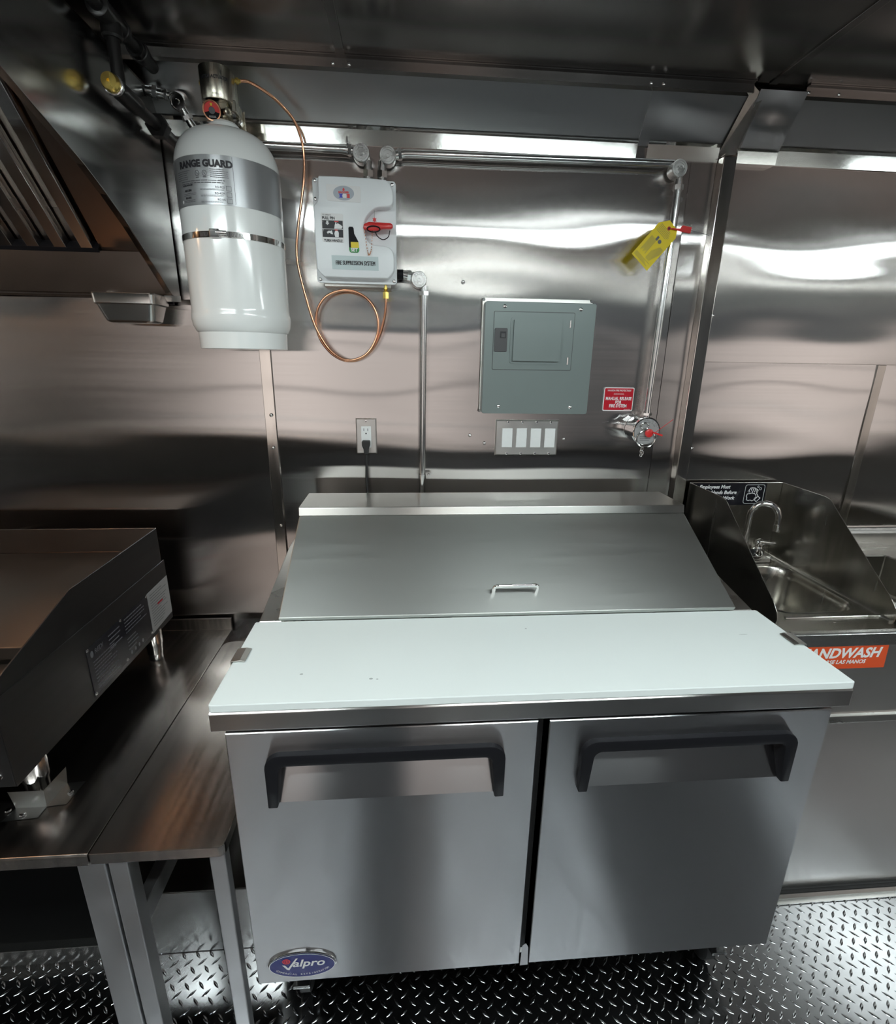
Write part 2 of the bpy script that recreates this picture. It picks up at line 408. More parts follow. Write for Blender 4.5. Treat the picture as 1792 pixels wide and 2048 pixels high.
# serving side with open hatches
wins = ((-1.05, -.08), (.34, .90), (2.72, 4.0)); WZ0, WZ1 = .93, 1.80
wo = struct(obj('wall_front', bx(B(), RX0, RX1, RY-.05, RY, 0, WZ0), m_wall2), 'stainless serving wall behind the camera with open hatches')
obj('wall_panel', bx(B(), RX0, RX1, RY-.05, RY, WZ1, CZ+.04), m_wall2, wo)
xs = [RX0] + [v for w in wins for v in w] + [RX1]
for a, b in zip(xs[0::2], xs[1::2]): obj('wall_panel', bx(B(), a, b, RY-.05, RY, WZ0, WZ1), m_wall2, wo)
obj('reflection_strip', bx(B(), RX0, RX1, RY, RY+.02, 1.935, 2.025), m_refl_strip, wo, bevel=.002)  # unseen strip invented for the pale band in the back wall's reflection
obj('reflection_dark_band', bx(B(), RX0, RX1, RY, RY+.03, 1.80, 1.90), m_refl_dark, wo)  # unseen dark band added for the dark line in that reflection
for z, h, m in ((1.30, .018, m_refl_dark), (1.62, .012, m_refl_dark), (1.12, .010, m_wht)):  # unseen rails added to put horizontal bands into the wall's reflection
    obj('reflection_rail', bx(B(), RX0+.01, RX1-.01, RY-.045, RY-.03, z, z+h), m, wo)
obj('serving_shelf', bx(B(), RX0+.01, RX1-.01, RY-.32, RY-.051, .90, .925), m_skirt, wo)
struct(obj('ground', bx(B(), -9, 11, -14, RY-.06, -.75, -.7), m_ground), 'pavement outside the hatches')

# ------------------------------------------------------------------ room lamps and the serving side (behind the camera)
for i, (xa, xb) in enumerate(((-1.0, -.02), (.55, 1.62), (3.0, 3.75))):
    t = thing('ceiling_light', ('linear ceiling light over the griddle end', 'linear ceiling light over the middle of the aisle', 'linear ceiling light over the sink end')[i],
              'ceiling light', ((xa+xb)/2, -1.72, CZ), 'linear ceiling lights')
    obj('housing', prism(B(), [(-1.80, CZ), (-1.80, CZ-.03), (-1.64, CZ-.03), (-1.64, CZ)], 'x', xa-.01, xb+.01), m_wht, t)
    obj('diffuser', prism(B(), [(-1.79, CZ-.03), (-1.775, CZ-.045), (-1.665, CZ-.045), (-1.65, CZ-.03)], 'x', xa, xb), m_led, t)
t = thing('serving_counter', 'stainless serving counter under the open hatches', 'counter', (.7, -2.3, 0))
obj('worktop', bx(B(), RX0+.02, RX1-.02, RY+.002, RY+.30, .885, .925), m_trim, t, bevel=.003)
for a, b in ((RX0+.02, -.10), (.36, .95), (2.7, RX1-.02)):
    obj('cabinet_front', bx(B(), a, b, RY+.002, RY+.26, .10, .885), m_panel, t)
for a, b in ((-.10, .36), (.95, 2.7)):
    obj('cabinet_front', bx(B(), a, b, RY+.002, RY+.26, .02, .885), m_refl_dark, t)  # dark fronts added to darken what the refrigerator doors reflect
for a, b, lb in ((-.07, .33, 'narrow tall dark block added between the serving hatches to darken reflections'), (.92, 2.70, 'wide tall dark block added beside the sink end hatch to darken reflections')):  # unseen blocks added for the dark columns in the refrigerator doors
    t = thing('dark_blocker', lb, 'cabinet', ((a+b)/2, RY+.13, .926))
    obj('blocker_body', bx(B(), a, b, RY+.031, RY+.24, .926, 1.93), m_refl_dark, t, bevel=.004)
    obj('door', bx(B(), a+.004, (a+b)/2-.002, RY+.24, RY+.258, .935, 1.925), m_refl_dark, t, bevel=.003)
    obj('door', bx(B(), (a+b)/2+.002, b-.004, RY+.24, RY+.258, .935, 1.925), m_refl_dark, t, bevel=.003)

# ------------------------------------------------------------------ prep refrigerator
fr = thing('prep_refrigerator', 'stainless two door sandwich prep refrigerator with sloping lid', 'refrigerator', (.61, -.45, 0))
obj('cabinet', prism(B(), [(-.785, .17), (-.785, .873), (-.80, .873), (-.80, .912), (-.540, .912), (-.532, .928), (-.20, .985), (-.065, .985), (-.065, .17)], 'x', .006, 1.213), m_body, fr, bevel=.002)
obj('front_rim', prism(B(), [(-.833, .875), (-.833, .910), (-.829, .9145), (-.798, .9145), (-.798, .878), (-.829, .8745)], 'x', -.001, 1.2195), m_band, fr, bevel=.001)
obj('gasket_frame', prism(B(), [(-.792, .20), (-.792, .872), (-.785, .872), (-.785, .20)], 'x', .02, 1.20), m_rubber, fr)
# sloping hood and lid
obj('lid_surround', prism(B(), [(-.535, .925), (-.25, 1.085), (-.10, 1.085), (-.10, .975)], 'x', .056, 1.158), m_body, fr)
sl = Vector((0, -.2476+.5432, 1.0981-.9406)); L = sl.length; sd = sl.normalized(); sn = Vector((0, -sd.z, sd.y))
def lidp(t, h): p = Vector((0, -.5432, .9406)) + sd*t + sn*h; return (p.y, p.z)
lid = obj('lid', prism(B(), [lidp(0, -.012), lidp(0, 0), lidp(L-.004, 0), lidp(L-.004, -.010)], 'x', .053, 1.161), m_lid, fr, bevel=.002)
def lp(x, t, h): y, z = lidp(t, h); return Vector((x, y, z))
hx0, hx1, ht = .560, .668, .055
pts = [lp(hx0, ht, -.002)] + [lp(hx0, ht, .024)] + [lp(hx0+.010*(1-math.cos(a)), ht, .024+.010*math.sin(a)) for a in (.4, .8, 1.2, PI/2)] + \
      [lp(hx1-.010*(1-math.cos(a)), ht, .024+.010*math.sin(a)) for a in (PI/2, 1.2, .8, .4)] + [lp(hx1, ht, .024), lp(hx1, ht, -.002)]
obj('lid_handle', tube(B(), pts, .0048, 10), m_chrome, lid, smooth=True)
obj('rear_shelf', prism(B(), [(-.2505, 1.096), (-.246, 1.1175), (-.244, 1.119), (-.090, 1.119), (-.090, 1.06), (-.24, 1.06), (-.24, 1.096)], 'x', .052, 1.162), m_shelf, fr, bevel=.001)
# doors
def fridge_door(x0, x1, hx0, hx1, lab):
    z0, z1, yf, yb = .2105, .8675, -.831, -.790
    a0, a1, b0, b1 = hx0+.012, hx1-.012, .7065, .803
    bm = B()
    o = [(x0, z0), (x1, z0), (x1, z1), (x0, z1)]; i = [(a0, b0), (a1, b0), (a1, b1), (a0, b1)]
    e = .0016
    F = [bm.verts.new((x + (e if x == x0 else -e), yf, z + (e if z == z0 else -e))) for x, z in o]
    F2 = [bm.verts.new((x, yf+e, z)) for x, z in o]
    I = [bm.verts.new((x, yf, z)) for x, z in i]; K = [bm.verts.new((x, yb, z)) for x, z in o]
    for k in range(4):
        n = (k+1) % 4
        bm.faces.new((F[k], F[n], I[n], I[k])); bm.faces.new((F2[k], F2[n], F[n], F[k])); bm.faces.new((K[k], K[n], F2[n], F2[k]))
    bm.faces.new(K)
    # scooped hand recess
    D = [bm.verts.new((x, yf+.036, b1+.010)) for x in (a0, a1)]; T = [bm.verts.new((x, yf+.034, b1+.012)) for x in (a0, a1)]
    bm.faces.new((I[0], I[1], D[1], D[0])); bm.faces.new((D[0], D[1], I[2], I[3]))
    bm.faces.new((I[0], D[0], I[3])); bm.faces.new((I[1], I[2], D[1]))
    d = obj('door', bm, m_door, fr); d['label'] = lab
    # black frame handle
    zt, zb, w = .8235, .7045, .0285
    def arch(ins):
        x_0, x_1, zz, r = hx0+ins, hx1-ins, zt-ins, .030-ins*.6
        out = [(x_0 + ins*.25, zb)]
        out += [(x_0 + r - r*math.cos(t), zz - r + r*math.sin(t)) for t in [PI/2*k/6 for k in range(7)]]
        out += [(x_1 - r + r*math.sin(t), zz - r + r*math.cos(t)) for t in [PI/2*k/6 for k in range(7)]]
        out += [(x_1 - ins*.25, zb)]
        return out
    A, C = arch(0), arch(w*.86); n = len(A)
    C[0] = (A[0][0]+.018, zb); C[-1] = (A[-1][0]-.018, zb)
    bm = B(); lay = []
    for y in (yf-.012, yf+.03):
        lay.append(([bm.verts.new((x, y, z)) for x, z in A], [bm.verts.new((x, y, z)) for x, z in C]))
    (fa, fc), (ba, bc_) = lay
    for k in range(n-1):
        bm.faces.new((fa[k], fa[k+1], fc[k+1], fc[k])); bm.faces.new((ba[k], ba[k+1], fa[k+1], fa[k]))
        bm.faces.new((fc[k], fc[k+1], bc_[k+1], bc_[k])); bm.faces.new((ba[k], ba[k+1], bc_[k+1], bc_[k]))
    for k in (0, n-1): bm.faces.new((fa[k], fc[k], bc_[k], ba[k]))
    obj('handle', bm, m_black, d, bevel=.0022, seg=2, smooth=True)
    return d
d1 = fridge_door(.0216, .5958, .087, .5345, 'left door with an oval maker badge in its lower corner')
d2 = fridge_door(.6177, 1.1882, .6835, 1.1235, 'right door')
# maker badge
yb = -.8345; cu, cv_ = .119, .2665
bd = obj('badge', prism(B(), ell(cu, cv_, .0725, .0385, 48), 'y', -.8305, yb), m_chrome, d1, bevel=.0015)
mp = lambda u, v: (u, yb-.0006, v)
flat('badge_face', m_blue, bd, lambda bm: poly(bm, ell(cu, cv_-.001, .0695, .0345, 48), mp))
mp2 = lambda u, v: (u, yb-.0012, v)
def badge_print(bm):
    ring(bm, ell(cu, cv_-.001, .0700, .0350), ell(cu, cv_-.001, .0685, .0338), mp2)
    text(bm, 'alpro', cu-.021, cv_-.003, .029, mp2, xs=1.12, shear=.25, bold=.0006)
    poly(bm, [(cu-.042, cv_+.004), (cu-.036, cv_+.003), (cu-.030, cv_-.006), (cu-.012, cv_+.022), (cu-.008, cv_+.022), (cu-.028, cv_-.012), (cu-.033, cv_-.010)], mp2)
    word = 'COMMERCIAL REFRIGERATION'
    for k, ch in enumerate(word):
        if ch == ' ': continue
        t = math.radians(206 + 128*k/(len(word)-1)); px, pz = cu+.0610*math.cos(t), cv_-.001+.0285*math.sin(t)
        a = math.atan2(.0285*math.cos(t), -.0610*math.sin(t))
        vs, fs = text2d(ch, .0068, align='CENTER')
        put(bm, ([(px+x*math.cos(a)-y*math.sin(a), pz+x*math.sin(a)+y*math.cos(a)) for x, y in vs], fs), mp2)
flat('badge_lettering', m_wht, bd, badge_print)
def bicon(bm):
    ring(bm, ell(cu-.0325, cv_+.014, .0085, .0075, 20), ell(cu-.0325, cv_+.014, .0062, .0054, 20), mp2)
    ring(bm, ell(cu-.0325, cv_+.014, .0048, .0042, 20), ell(cu-.0325, cv_+.014, .003, .0026, 20), mp2)
    rect(bm, cu-.0335, cu-.0315, cv_+.011, cv_+.019, mp2)
flat('badge_emblem', m_redi, bd, bicon)
flat('protective_film', m_tape, fr, lambda bm: poly(bm, [(.598, .205), (.616, .206), (.614, .262), (.608, .275), (.600, .268)], lambda u, v: (u, -.8315, v)))
# casters
def caster(x, y):
    c = obj('caster', bx(B(), x-.045, x+.045, y-.045, y+.045, .158, .170), m_zinc, fr, bevel=.001)
    bm = B()
    for s in (-1, 1): prism(bm, [(y-.03, .158), (y+.03, .158), (y+.030, .06), (y+.008, .05)], 'x', x+s*.021-.0015, x+s*.021+.0015)
    obj('fork', bm, m_zinc, c)
    obj('wheel', lathe(B(), [(.048, -.015), (.055, -.012), (.055, .012), (.048, .015)], (x, y+.02, .0555), (1, 0, 0), 24), m_rubber, c, smooth=True)
    obj('brake_pedal', bx(B(), x-.02, x+.02, y-.06, y-.03, .095, .103), m_zinc, c, bevel=.002)
for x, y in ((.095, -.72), (1.125, -.72), (.095, -.15), (1.125, -.15)): caster(x, y)

# cutting board and its two clips
cb = thing('cutting_board', 'long white plastic cutting board on the refrigerator front', 'cutting board', (.61, -.68, .914))
obj('board', prism(B(), rrect(.0, 1.219, -.8329, -.5385, .004, 2), 'z', .9146, .930), m_board, cb, bevel=.0015)
for (x, y, w, h) in ((.145, -.748, .006, .004), (.28, -.77, .007, .005), (.292, -.772, .004, .003), (1.11, -.65, .020, .0012), (.62, -.60, .004, .003)):
    flat('wear_mark', m_mark, cb, lambda bm: poly(bm, ell(x, y, w/2*1.1, h/2*1.1, 10), lambda u, v: (u, v, .9302)))
for s, x in ((1, -.001), (-1, 1.220)):
    prof = [(0, .898), (0, .9315), (.016, .9335), (.026, .9318), (.026, .9335), (.016, .9355), (-.002, .9335), (-.002, .898)]
    c = obj('board_clip', prism(B(), [(x+s*a, z) for a, z in prof], 'y', -.703, -.655), m_shelf, fr, bevel=.0004)

# ------------------------------------------------------------------ stands on the left
st = thing('equipment_stand', 'dark stainless equipment stand carrying the griddle', 'table', (-1.2, -.45, 0))
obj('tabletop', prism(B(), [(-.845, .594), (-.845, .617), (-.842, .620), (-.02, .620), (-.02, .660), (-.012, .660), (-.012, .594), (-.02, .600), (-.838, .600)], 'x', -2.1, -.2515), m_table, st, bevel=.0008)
for x in (-.276, -2.08): obj('leg', bx(B(), x, x+.050, -.842, -.795, 0, .596), m_leg, st, bevel=.002)
obj('rail', bx(B(), -2.05, -.28, -.80, -.77, .56, .594), m_leg, st)
s2 = thing('filler_table', 'narrow stainless filler table between the griddle stand and the refrigerator', 'table', (-.125, -.45, 0))
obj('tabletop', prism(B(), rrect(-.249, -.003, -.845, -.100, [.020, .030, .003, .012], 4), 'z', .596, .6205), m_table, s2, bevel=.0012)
obj('leg', bx(B(), -.2225, -.188, -.838, -.805, 0, .597), m_leg, s2, bevel=.002)
obj('leg', bx(B(), -.036, -.006, -.838, -.815, 0, .597), m_leg, s2, bevel=.002)
obj('leg', bx(B(), -.222, -.190, -.15, -.12, .2145, .597), m_leg, s2); obj('leg', bx(B(), -.036, -.006, -.15, -.12, .2145, .597), m_leg, s2)
obj('side_rail', bx(B(), -.219, -.193, -.805, -.15, .38, .43), m_leg, s2, bevel=.002)
tag(obj('wheel_well_cover', bx(B(), -.44, .0, -.62, -.02, 0, .214), m_panel, bevel=.003), 'low stainless wheel well cover under the filler table', 'floor box')
ub = thing('under_stand_void', 'black sheet standing in for the dark open space below the griddle stand', 'panel', (-1.2, -.6, 0))
obj('void_shade', bx(B(), -2.1, -.442, -.600, -.585, .05, .59), m_void, ub)  # black sheet paints the shade of an open space
obj('kick_strip', bx(B(), -2.1, -.442, -.622, -.585, 0, .05), m_panel, ub, bevel=.001)

# ------------------------------------------------------------------ griddle
gr = thing('griddle', 'dark countertop griddle with splash guards standing on the left', 'griddle', (-.8, -.4, .62))
gx0, gx1 = -1.25, -.40
obj('body', prism(B(), [(-.770, .72), (-.770, .905), (-.10, .905), (-.10, .72)], 'x', gx0, gx1-.002), m_grid, gr, bevel=.002)
obj('side_panel', prism(B(), [(-.774, .718), (-.774, .908), (-.098, .911), (-.098, .714)], 'x', gx1-.003, gx1), m_grid, gr, bevel=.0008)
for xx in (gx1-.006, gx0): obj('side_splash', prism(B(), [(-.775, .900), (-.775, .930), (-.735, .946), (-.52, 1.012), (-.110, 1.017), (-.110, .900)], 'x', xx, xx+.0035), m_grid, gr, bevel=.0008)
obj('rear_splash', bx(B(), gx0, gx1-.004, -.112, -.106, .90, 1.0175), m_hood, gr, bevel=.0008)
obj('cooking_plate', bx(B(), gx0+.004, gx1-.007, -.645, -.113, .905, .944), m_gtop, gr, bevel=.002)
obj('grease_trough', prism(B(), [(-.772, .903), (-.772, .942), (-.765, .942), (-.765, .912), (-.655, .912), (-.655, .903)], 'x', gx0+.004, gx1-.007), m_gtop, gr)
obj('front_panel', prism(B(), [(-.776, .72), (-.776, .905), (-.770, .905), (-.770, .72)], 'x', gx0, gx1-.001), m_grid, gr, bevel=.0008)
obj('screw', lathe(B(), [(.006, 0), (.005, .0025), (0, .003)], (-.425, -.776, .745), (0, -1, 0), 10), m_chrome, gr, smooth=True)
for x, y in ((-.425, -.700), (-.425, -.185), (-1.2, -.70), (-1.2, -.185)):
    l = obj('leg', lathe(B(), [(.021, .02), (.0215, .022), (.0235, .05), (.026, .056), (.026, .10)], (x, y, .621), (0, 0, 1), 24), m_chrome, gr, smooth=True)
    obj('foot', lathe(B(), [(.019, 0), (.020, .002), (.020, .019), (.016, .021)], (x, y, .6208), (0, 0, 1), 24), m_zinc, l, smooth=True)
# rating plates on the side
mx = gx1 + .0012
pl = obj('rating_plate', prism(B(), [(-.517, .728), (-.517, .854), (-.228, .8545), (-.228, .729)], 'x', gx1, mx), m_blacksign, gr, bevel=.0004); pl['label'] = 'black rating plate'
mp = lambda u, v: (mx+.0004, u, v)
def rp(bm):
    text(bm, 'REDI', -.490, .828, .017, mp, shear=.2)
    poly(bm, ell(-.500, .833, .006, .009, 14), mp)
    lines(bm, -.500, -.40, .735, .815, 9, mp, .25); lines(bm, -.43, -.37, .80, .845, 4, mp, .28)
    lines(bm, -.355, -.24, .80, .848, 5, mp, .3); lines(bm, -.355, -.30, .75, .79, 4, mp, .3)
    for u in (-.345, -.325, -.305, -.285): poly(bm, ell(u, .742, .0045, .006, 10), mp)
flat('plate_print', m_ink2, pl, rp)
for y, z in ((-.512, .850), (-.37, .8505), (-.233, .851), (-.512, .733), (-.37, .733), (-.233, .734)):
    obj('rivet', lathe(B(), [(.0045, 0), (.003, .0018), (0, .0022)], (mx, y, z), (1, 0, 0), 8), m_chrome, pl, smooth=True)
p2 = obj('warning_label', prism(B(), [(-.226, .728), (-.226, .855), (-.099, .859), (-.099, .735)], 'x', gx1, gx1+.0008), m_lightgrey, gr); p2['label'] = 'silver grey warning label'
mp3 = lambda u, v: (gx1+.0013, u, v)
flat('label_print', m_ink2, p2, lambda bm: lines(bm, -.215, -.108, .742, .848, 13, mp3, .22, .5))
flat('label_mark', m_redsign, p2, lambda bm: rect(bm, -.178, -.145, .798, .804, mp3))
# anchor cup around the front leg
bm = B(); y0, x0 = -.700, -.425
quad(bm, (x0-.030, y0-.030, .6215), (x0+.030, y0-.030, .6215), (x0+.033, y0-.031, .664), (x0-.036, y0-.031, .664))
quad(bm, (x0+.030, y0-.030, .6215), (x0+.034, y0+.030, .6215), (x0+.038, y0+.032, .664), (x0+.033, y0-.031, .664))
quad(bm, (x0-.036, y0-.062, .6212), (x0+.030, y0-.056, .6212), (x0+.030, y0-.030, .6215), (x0-.030, y0-.030, .6215))
quad(bm, (x0+.030, y0-.030, .6215), (x0+.066, y0-.026, .6212), (x0+.070, y0+.034, .6212), (x0+.034, y0+.030, .6215))
bmesh.ops.solidify(bm, geom=bm.faces[:], thickness=.0012)
an = obj('leg_anchor', bm, m_panel, None); tag(an, 'folded steel anchor bracket around the griddle front leg', 'bracket')
for x, y in ((x0-.004, y0-.048), (x0+.056, y0+.004), (x0-.040, y0-.036)):
    obj('screw', lathe(B(), [(.006, 0), (.005, .003), (0, .0042)], (x, y, .6222), (0, 0, 1), 10), m_chrome, an, smooth=True)

# ------------------------------------------------------------------ exhaust hood
hd = thing('exhaust_hood', 'stainless exhaust hood above the griddle', 'hood', (-1.2, -.3, 1.667))
HX0, HX1 = -2.15, -.285
edge = [(-.062, 1.674), (-.244, 1.799), (-.322, 1.844), (-.391, 1.878), (-.588, 1.952), (-.95, 2.06), (-.95, 2.150), (-.012, 2.150), (-.012, 1.668)]
hp = obj('side_panel', prism(B(), edge, 'x', HX1-.003, HX1), m_hoodo, hd, bevel=.0008)
bm = B()
for (a, b) in zip(edge[:5], edge[1:6]):
    quad(bm, (HX1, a[0], a[1]), (HX1, b[0], b[1]), (HX1-.016, b[0], b[1]+.002), (HX1-.016, a[0], a[1]+.002))
bmesh.ops.solidify(bm, geom=bm.faces[:], thickness=.002)
obj('edge_flange', bm, m_trim2, hp)
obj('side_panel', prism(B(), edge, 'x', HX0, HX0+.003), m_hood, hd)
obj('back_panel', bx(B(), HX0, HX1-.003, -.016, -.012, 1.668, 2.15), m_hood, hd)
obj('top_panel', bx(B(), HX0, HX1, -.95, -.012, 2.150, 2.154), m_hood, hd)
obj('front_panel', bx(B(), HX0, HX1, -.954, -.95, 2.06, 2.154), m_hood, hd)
obj('grease_trough', prism(B(), [(-.060, 1.672), (-.064, 1.674), (-.080, 1.775), (-.072, 1.778), (-.056, 1.69), (-.016, 1.69), (-.016, 1.672)], 'x', HX0, HX1-.004), m_hood, hd, bevel=.0008)
# baffle filters: sloping frames with tall polished ribs
fs = Vector((0, -.276+.075, 1.998-1.772)).normalized(); fn_ = Vector((0, -fs.z, fs.y))
def fbar(bm, x0, x1, h0, h1, t0=0, t1=.42):
    o = Vector((0, -.072, 1.776))
    q = [o+fs*t0+fn_*h0, o+fs*t1+fn_*h0, o+fs*t1+fn_*h1, o+fs*t0+fn_*h1]
    prism(bm, [(p.y, p.z) for p in q], 'x', x0, x1)
for i in range(4):
    x1 = -.447 - i*.40
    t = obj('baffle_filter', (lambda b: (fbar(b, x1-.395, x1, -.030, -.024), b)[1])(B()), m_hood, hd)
    for k in range(6):
        xa = x1 - .012 - k*.066
        bm = B(); fbar(bm, xa-.030, xa, -.004, .008); fbar(bm, xa-.030, xa-.0275, -.018, -.004); fbar(bm, xa-.0025, xa, -.018, -.004)
        obj('baffle', bm, m_filter, t, bevel=.0015)
        if k < 5:
            bm = B(); fbar(bm, xa-.062, xa-.034, -.028, -.022)
            obj('back_baffle', bm, m_hood, t)
    for ta, tb_ in ((-.002, .012), (.41, .425)):
        bm = B(); fbar(bm, x1-.395, x1, -.022, .009, ta, tb_); obj('filter_frame', bm, m_black, t)
obj('filler_panel', (lambda b: (fbar(b, -.446, HX1-.006, -.006, -.002, .0, .5), b)[1])(B()), m_hood, hd)
hl = thing('hood_lamp', 'warm lamp inside the exhaust hood', 'lamp', (-1.25, -.60, 2.12))
obj('lamp_base', lathe(B(), [(.05, .0), (.05, -.02), (.03, -.028)], (-1.25, -.60, 2.150), (0, 0, 1), 20), m_zinc, hl, smooth=True)
obj('bulb', lathe(B(), [(.02, -.028), (.04, -.05), (.042, -.08), (.028, -.105), (0, -.112)], (-1.25, -.60, 2.150), (0, 0, 1), 20), m_warm, hl, smooth=True)
# grease cup hanging at the end of the trough
gc = thing('grease_cup', 'small stainless grease cup hanging below the hood corner', 'grease cup', (-.385, -.075, 1.60))
bm = B(); rings = []
for (x0, x1, y0, y1, z, r) in ((-.468, -.305, -.130, -.028, 1.670, .010), (-.466, -.307, -.128, -.030, 1.667, .012), (-.466, -.307, -.128, -.030, 1.645, .014), (-.460, -.313, -.124, -.034, 1.642, .014), (-.447, -.322, -.114, -.044, 1.603, .016), (-.440, -.330, -.108, -.050, 1.598, .014)):
    rings.append([bm.verts.new((x, y, z)) for x, y in rrect(x0, x1, y0, y1, r, 4)])
for a, b in zip(rings, rings[1:]):
    for j in range(len(a)): bm.faces.new((a[j], a[(j+1) % len(a)], b[(j+1) % len(a)], b[j]))
bm.faces.new(rings[-1])
obj('cup', bm, m_panel, gc, smooth=True, angle=35)
obj('hanger_rail', bx(B(), -.500, -.300, -.030, -.018, 1.652, 1.671), m_black, gc)
obj('hanger_tab', prism(B(), [(-.305, 1.671), (-.262, 1.671), (-.262, 1.656), (-.298, 1.656)], 'y', -.070, -.066), m_trim2, gc)

# ------------------------------------------------------------------ extinguishing agent tank
tcx, tcy, TR = -.078, -.150, .1195
tk = thing('agent_tank', 'white cylindrical fire suppression tank strapped to the wall', 'tank', (tcx, tcy, 1.533))
prof = [(.104, 1.534), (.1085, 1.535), (.1095, 1.574), (.1135, 1.577), (.1195, 1.590), (.1222, 1.606), (.1218, 1.616), (.1200, 1.622), (TR, 1.63), (TR, 1.940)]
prof += [(.034 + (TR-.034)*math.cos(a)**.8, 1.940 + .086*math.sin(a)) for a in [PI/2*k/12 for k in range(1, 12)]] + [(.034, 2.027), (.0345, 2.030), (.0345, 2.040), (.030, 2.045), (0, 2.045)]
tb = obj('tank_body', lathe(B(), prof, (tcx, tcy, 0), (0, 0, 1), 72), m_white, tk, smooth=True, angle=30)
def tmap(off): return lambda u, v: (tcx + (TR+off)*math.sin(u/TR), tcy - (TR+off)*math.cos(u/TR), v)
bm = B(); n = 72; z0, z1 = 1.846, 1.945
V = [[bm.verts.new((tcx+(TR+.0006)*math.sin(2*PI*i/n), tcy-(TR+.0006)*math.cos(2*PI*i/n), z)) for i in range(n)] for z in (z0, z1)]
for i in range(n): bm.faces.new((V[0][i], V[0][(i+1) % n], V[1][(i+1) % n], V[1][i]))
tl = obj('label_band', bm, m_plate, tk, smooth=True); tl['label'] = 'silver printed label wrapped around the tank'
mp = tmap(.0012)
def tprint(bm):
    text(bm, 'RANGE GUARD', -.0865, 1.9215, .0185, mp, xs=1.0, bold=.0011)
    for u in (-.0355, -.018):
        ring(bm, ell(u, 1.9085, .0052, .0058, 20), ell(u, 1.9085, .0044, .0050, 20), mp)
        poly(bm, [(u-.002, 1.911), (u-.001, 1.911), (u+.002, 1.906), (u+.001, 1.906)], mp)
        rect(bm, u-.004, u+.004, 1.9, 1.9012, mp)
    rect(bm, .0435, .0442, z0+.004, z1-.002, mp)
    rect(bm, -.110, .0435, z0+.0035, z0+.0041, mp); rect(bm, -.1105, -.110, z0+.0035, z1-.004, mp)
    for k in range(3):
        v = 1.850 + k*.0125
        ring(bm, [(.026, v), (.037, v), (.037, v+.0095), (.026, v+.0095)], [(.0266, v+.0006), (.0364, v+.0006), (.0364, v+.0089), (.0266, v+.0089)], mp)
        text(bm, ('RG-6G', 'RG-4GM', 'RG-4GS')[k], .023, v+.0045, .0060, mp, align='RIGHT')
    text(bm, 'MODEL PACKAGED', -.082, 1.8855, .0036, mp, bold=.0002)
    text(bm, 'RG-1.25G', -.077, 1.8745, .0052, mp, bold=.0003); text(bm, 'RG-2.5G', -.077, 1.860, .0052, mp, bold=.0003)
flat('label_lettering', m_ink, tl, tprint)
def tprint2(bm):
    lines(bm, -.100, -.053, 1.897, 1.917, 5, mp, .3, .25); lines(bm, -.006, .034, 1.899, 1.918, 5, mp, .3, .25)
    lines(bm, -.086, .030, 1.888, 1.8965, 2, mp, .35, .1)
    for k in range(3): lines(bm, -.032, .022, 1.8495+k*.0125, 1.8535+k*.0125, 2, mp, .3, .1)
    for k in range(2): lines(bm, -.082, -.042, 1.852+k*.0135, 1.858+k*.0135, 2, mp, .3, .2)
flat('label_small_print', m_ink2, tl, tprint2)
flat('label_dot', m_wht, tl, lambda bm: poly(bm, ell(-.089, 1.8555, .0028, .0033, 14), mp))
# strap clamp
bm = B(); V = [[bm.verts.new((tcx+r*math.sin(2*PI*i/n), tcy-r*math.cos(2*PI*i/n), z)) for i in range(n)] for r, z in ((TR+.0002, 1.7795), (TR+.0016, 1.7795), (TR+.0016, 1.7925), (TR+.0002, 1.7925))]
for k in range(3):
    for i in range(n): bm.faces.new((V[k][i], V[k][(i+1) % n], V[k+1][(i+1) % n], V[k+1][i]))
cl = obj('strap_clamp', bm, m_trim, tk, smooth=True, angle=30)
mpc = tmap(.0022)
flat('worm_slots', m_ink2, cl, lambda bm: [rect(bm, .012+k*.0032, .0132+k*.0032, 1.7815, 1.7905, mpc) for k in range(13)] + [rect(bm, -.045+k*.0032, -.0438+k*.0032, 1.7815, 1.7905, mpc) for k in range(7)])
bm = B(); a = -.004
def tp(u, o, z): return (tcx+(TR+o)*math.sin(u/TR), tcy-(TR+o)*math.cos(u/TR), z)
V = [bm.verts.new(tp(u, o, z)) for u in (-.018, .004) for o in (.001, .010) for z in (1.778, 1.796)]
for f in ((0,1,3,2),(4,6,7,5),(0,4,5,1),(2,3,7,6),(0,2,6,4),(1,5,7,3)): bm.faces.new([V[i] for i in f])
obj('worm_housing', bm, m_chrome, cl, bevel=.002)
obj('worm_screw', cyl(B(), tp(-.004, .009, 1.788), tp(.018, .008, 1.788), .0048, 10), m_zinc, cl, smooth=True)
# wall hook below
# valve, actuator and gauge
vc = Vector((tcx, tcy, 0))
va = obj('valve_body', lathe(B(), [(.024, 2.043), (.026, 2.048), (.022, 2.054), (.020, 2.085), (.026, 2.092), (.026, 2.10)], vc, (0, 0, 1), 24), m_nickel, tk, smooth=True, angle=30)
ac = obj('actuator', prism(B(), [(-.120, -.112), (-.120, -.160)] + [(-.084-.036*math.cos(t), -.160-.032*math.sin(t)) for t in [PI*k/12 for k in range(1, 12)]] + [(-.048, -.160), (-.048, -.112)], 'z', 2.082, 2.150), m_nickel, tk, bevel=.002, smooth=True, angle=30)
obj('actuator_skirt', prism(B(), [(-.052, -.110), (-.052, -.165), (-.044, -.160), (-.044, -.105)], 'z', 2.068, 2.092), m_nickel, ac, bevel=.002)
def amap(u, v): return (-.084 + .0366*math.sin(u/.036), -.160 - .0326*math.cos(u/.036), v)
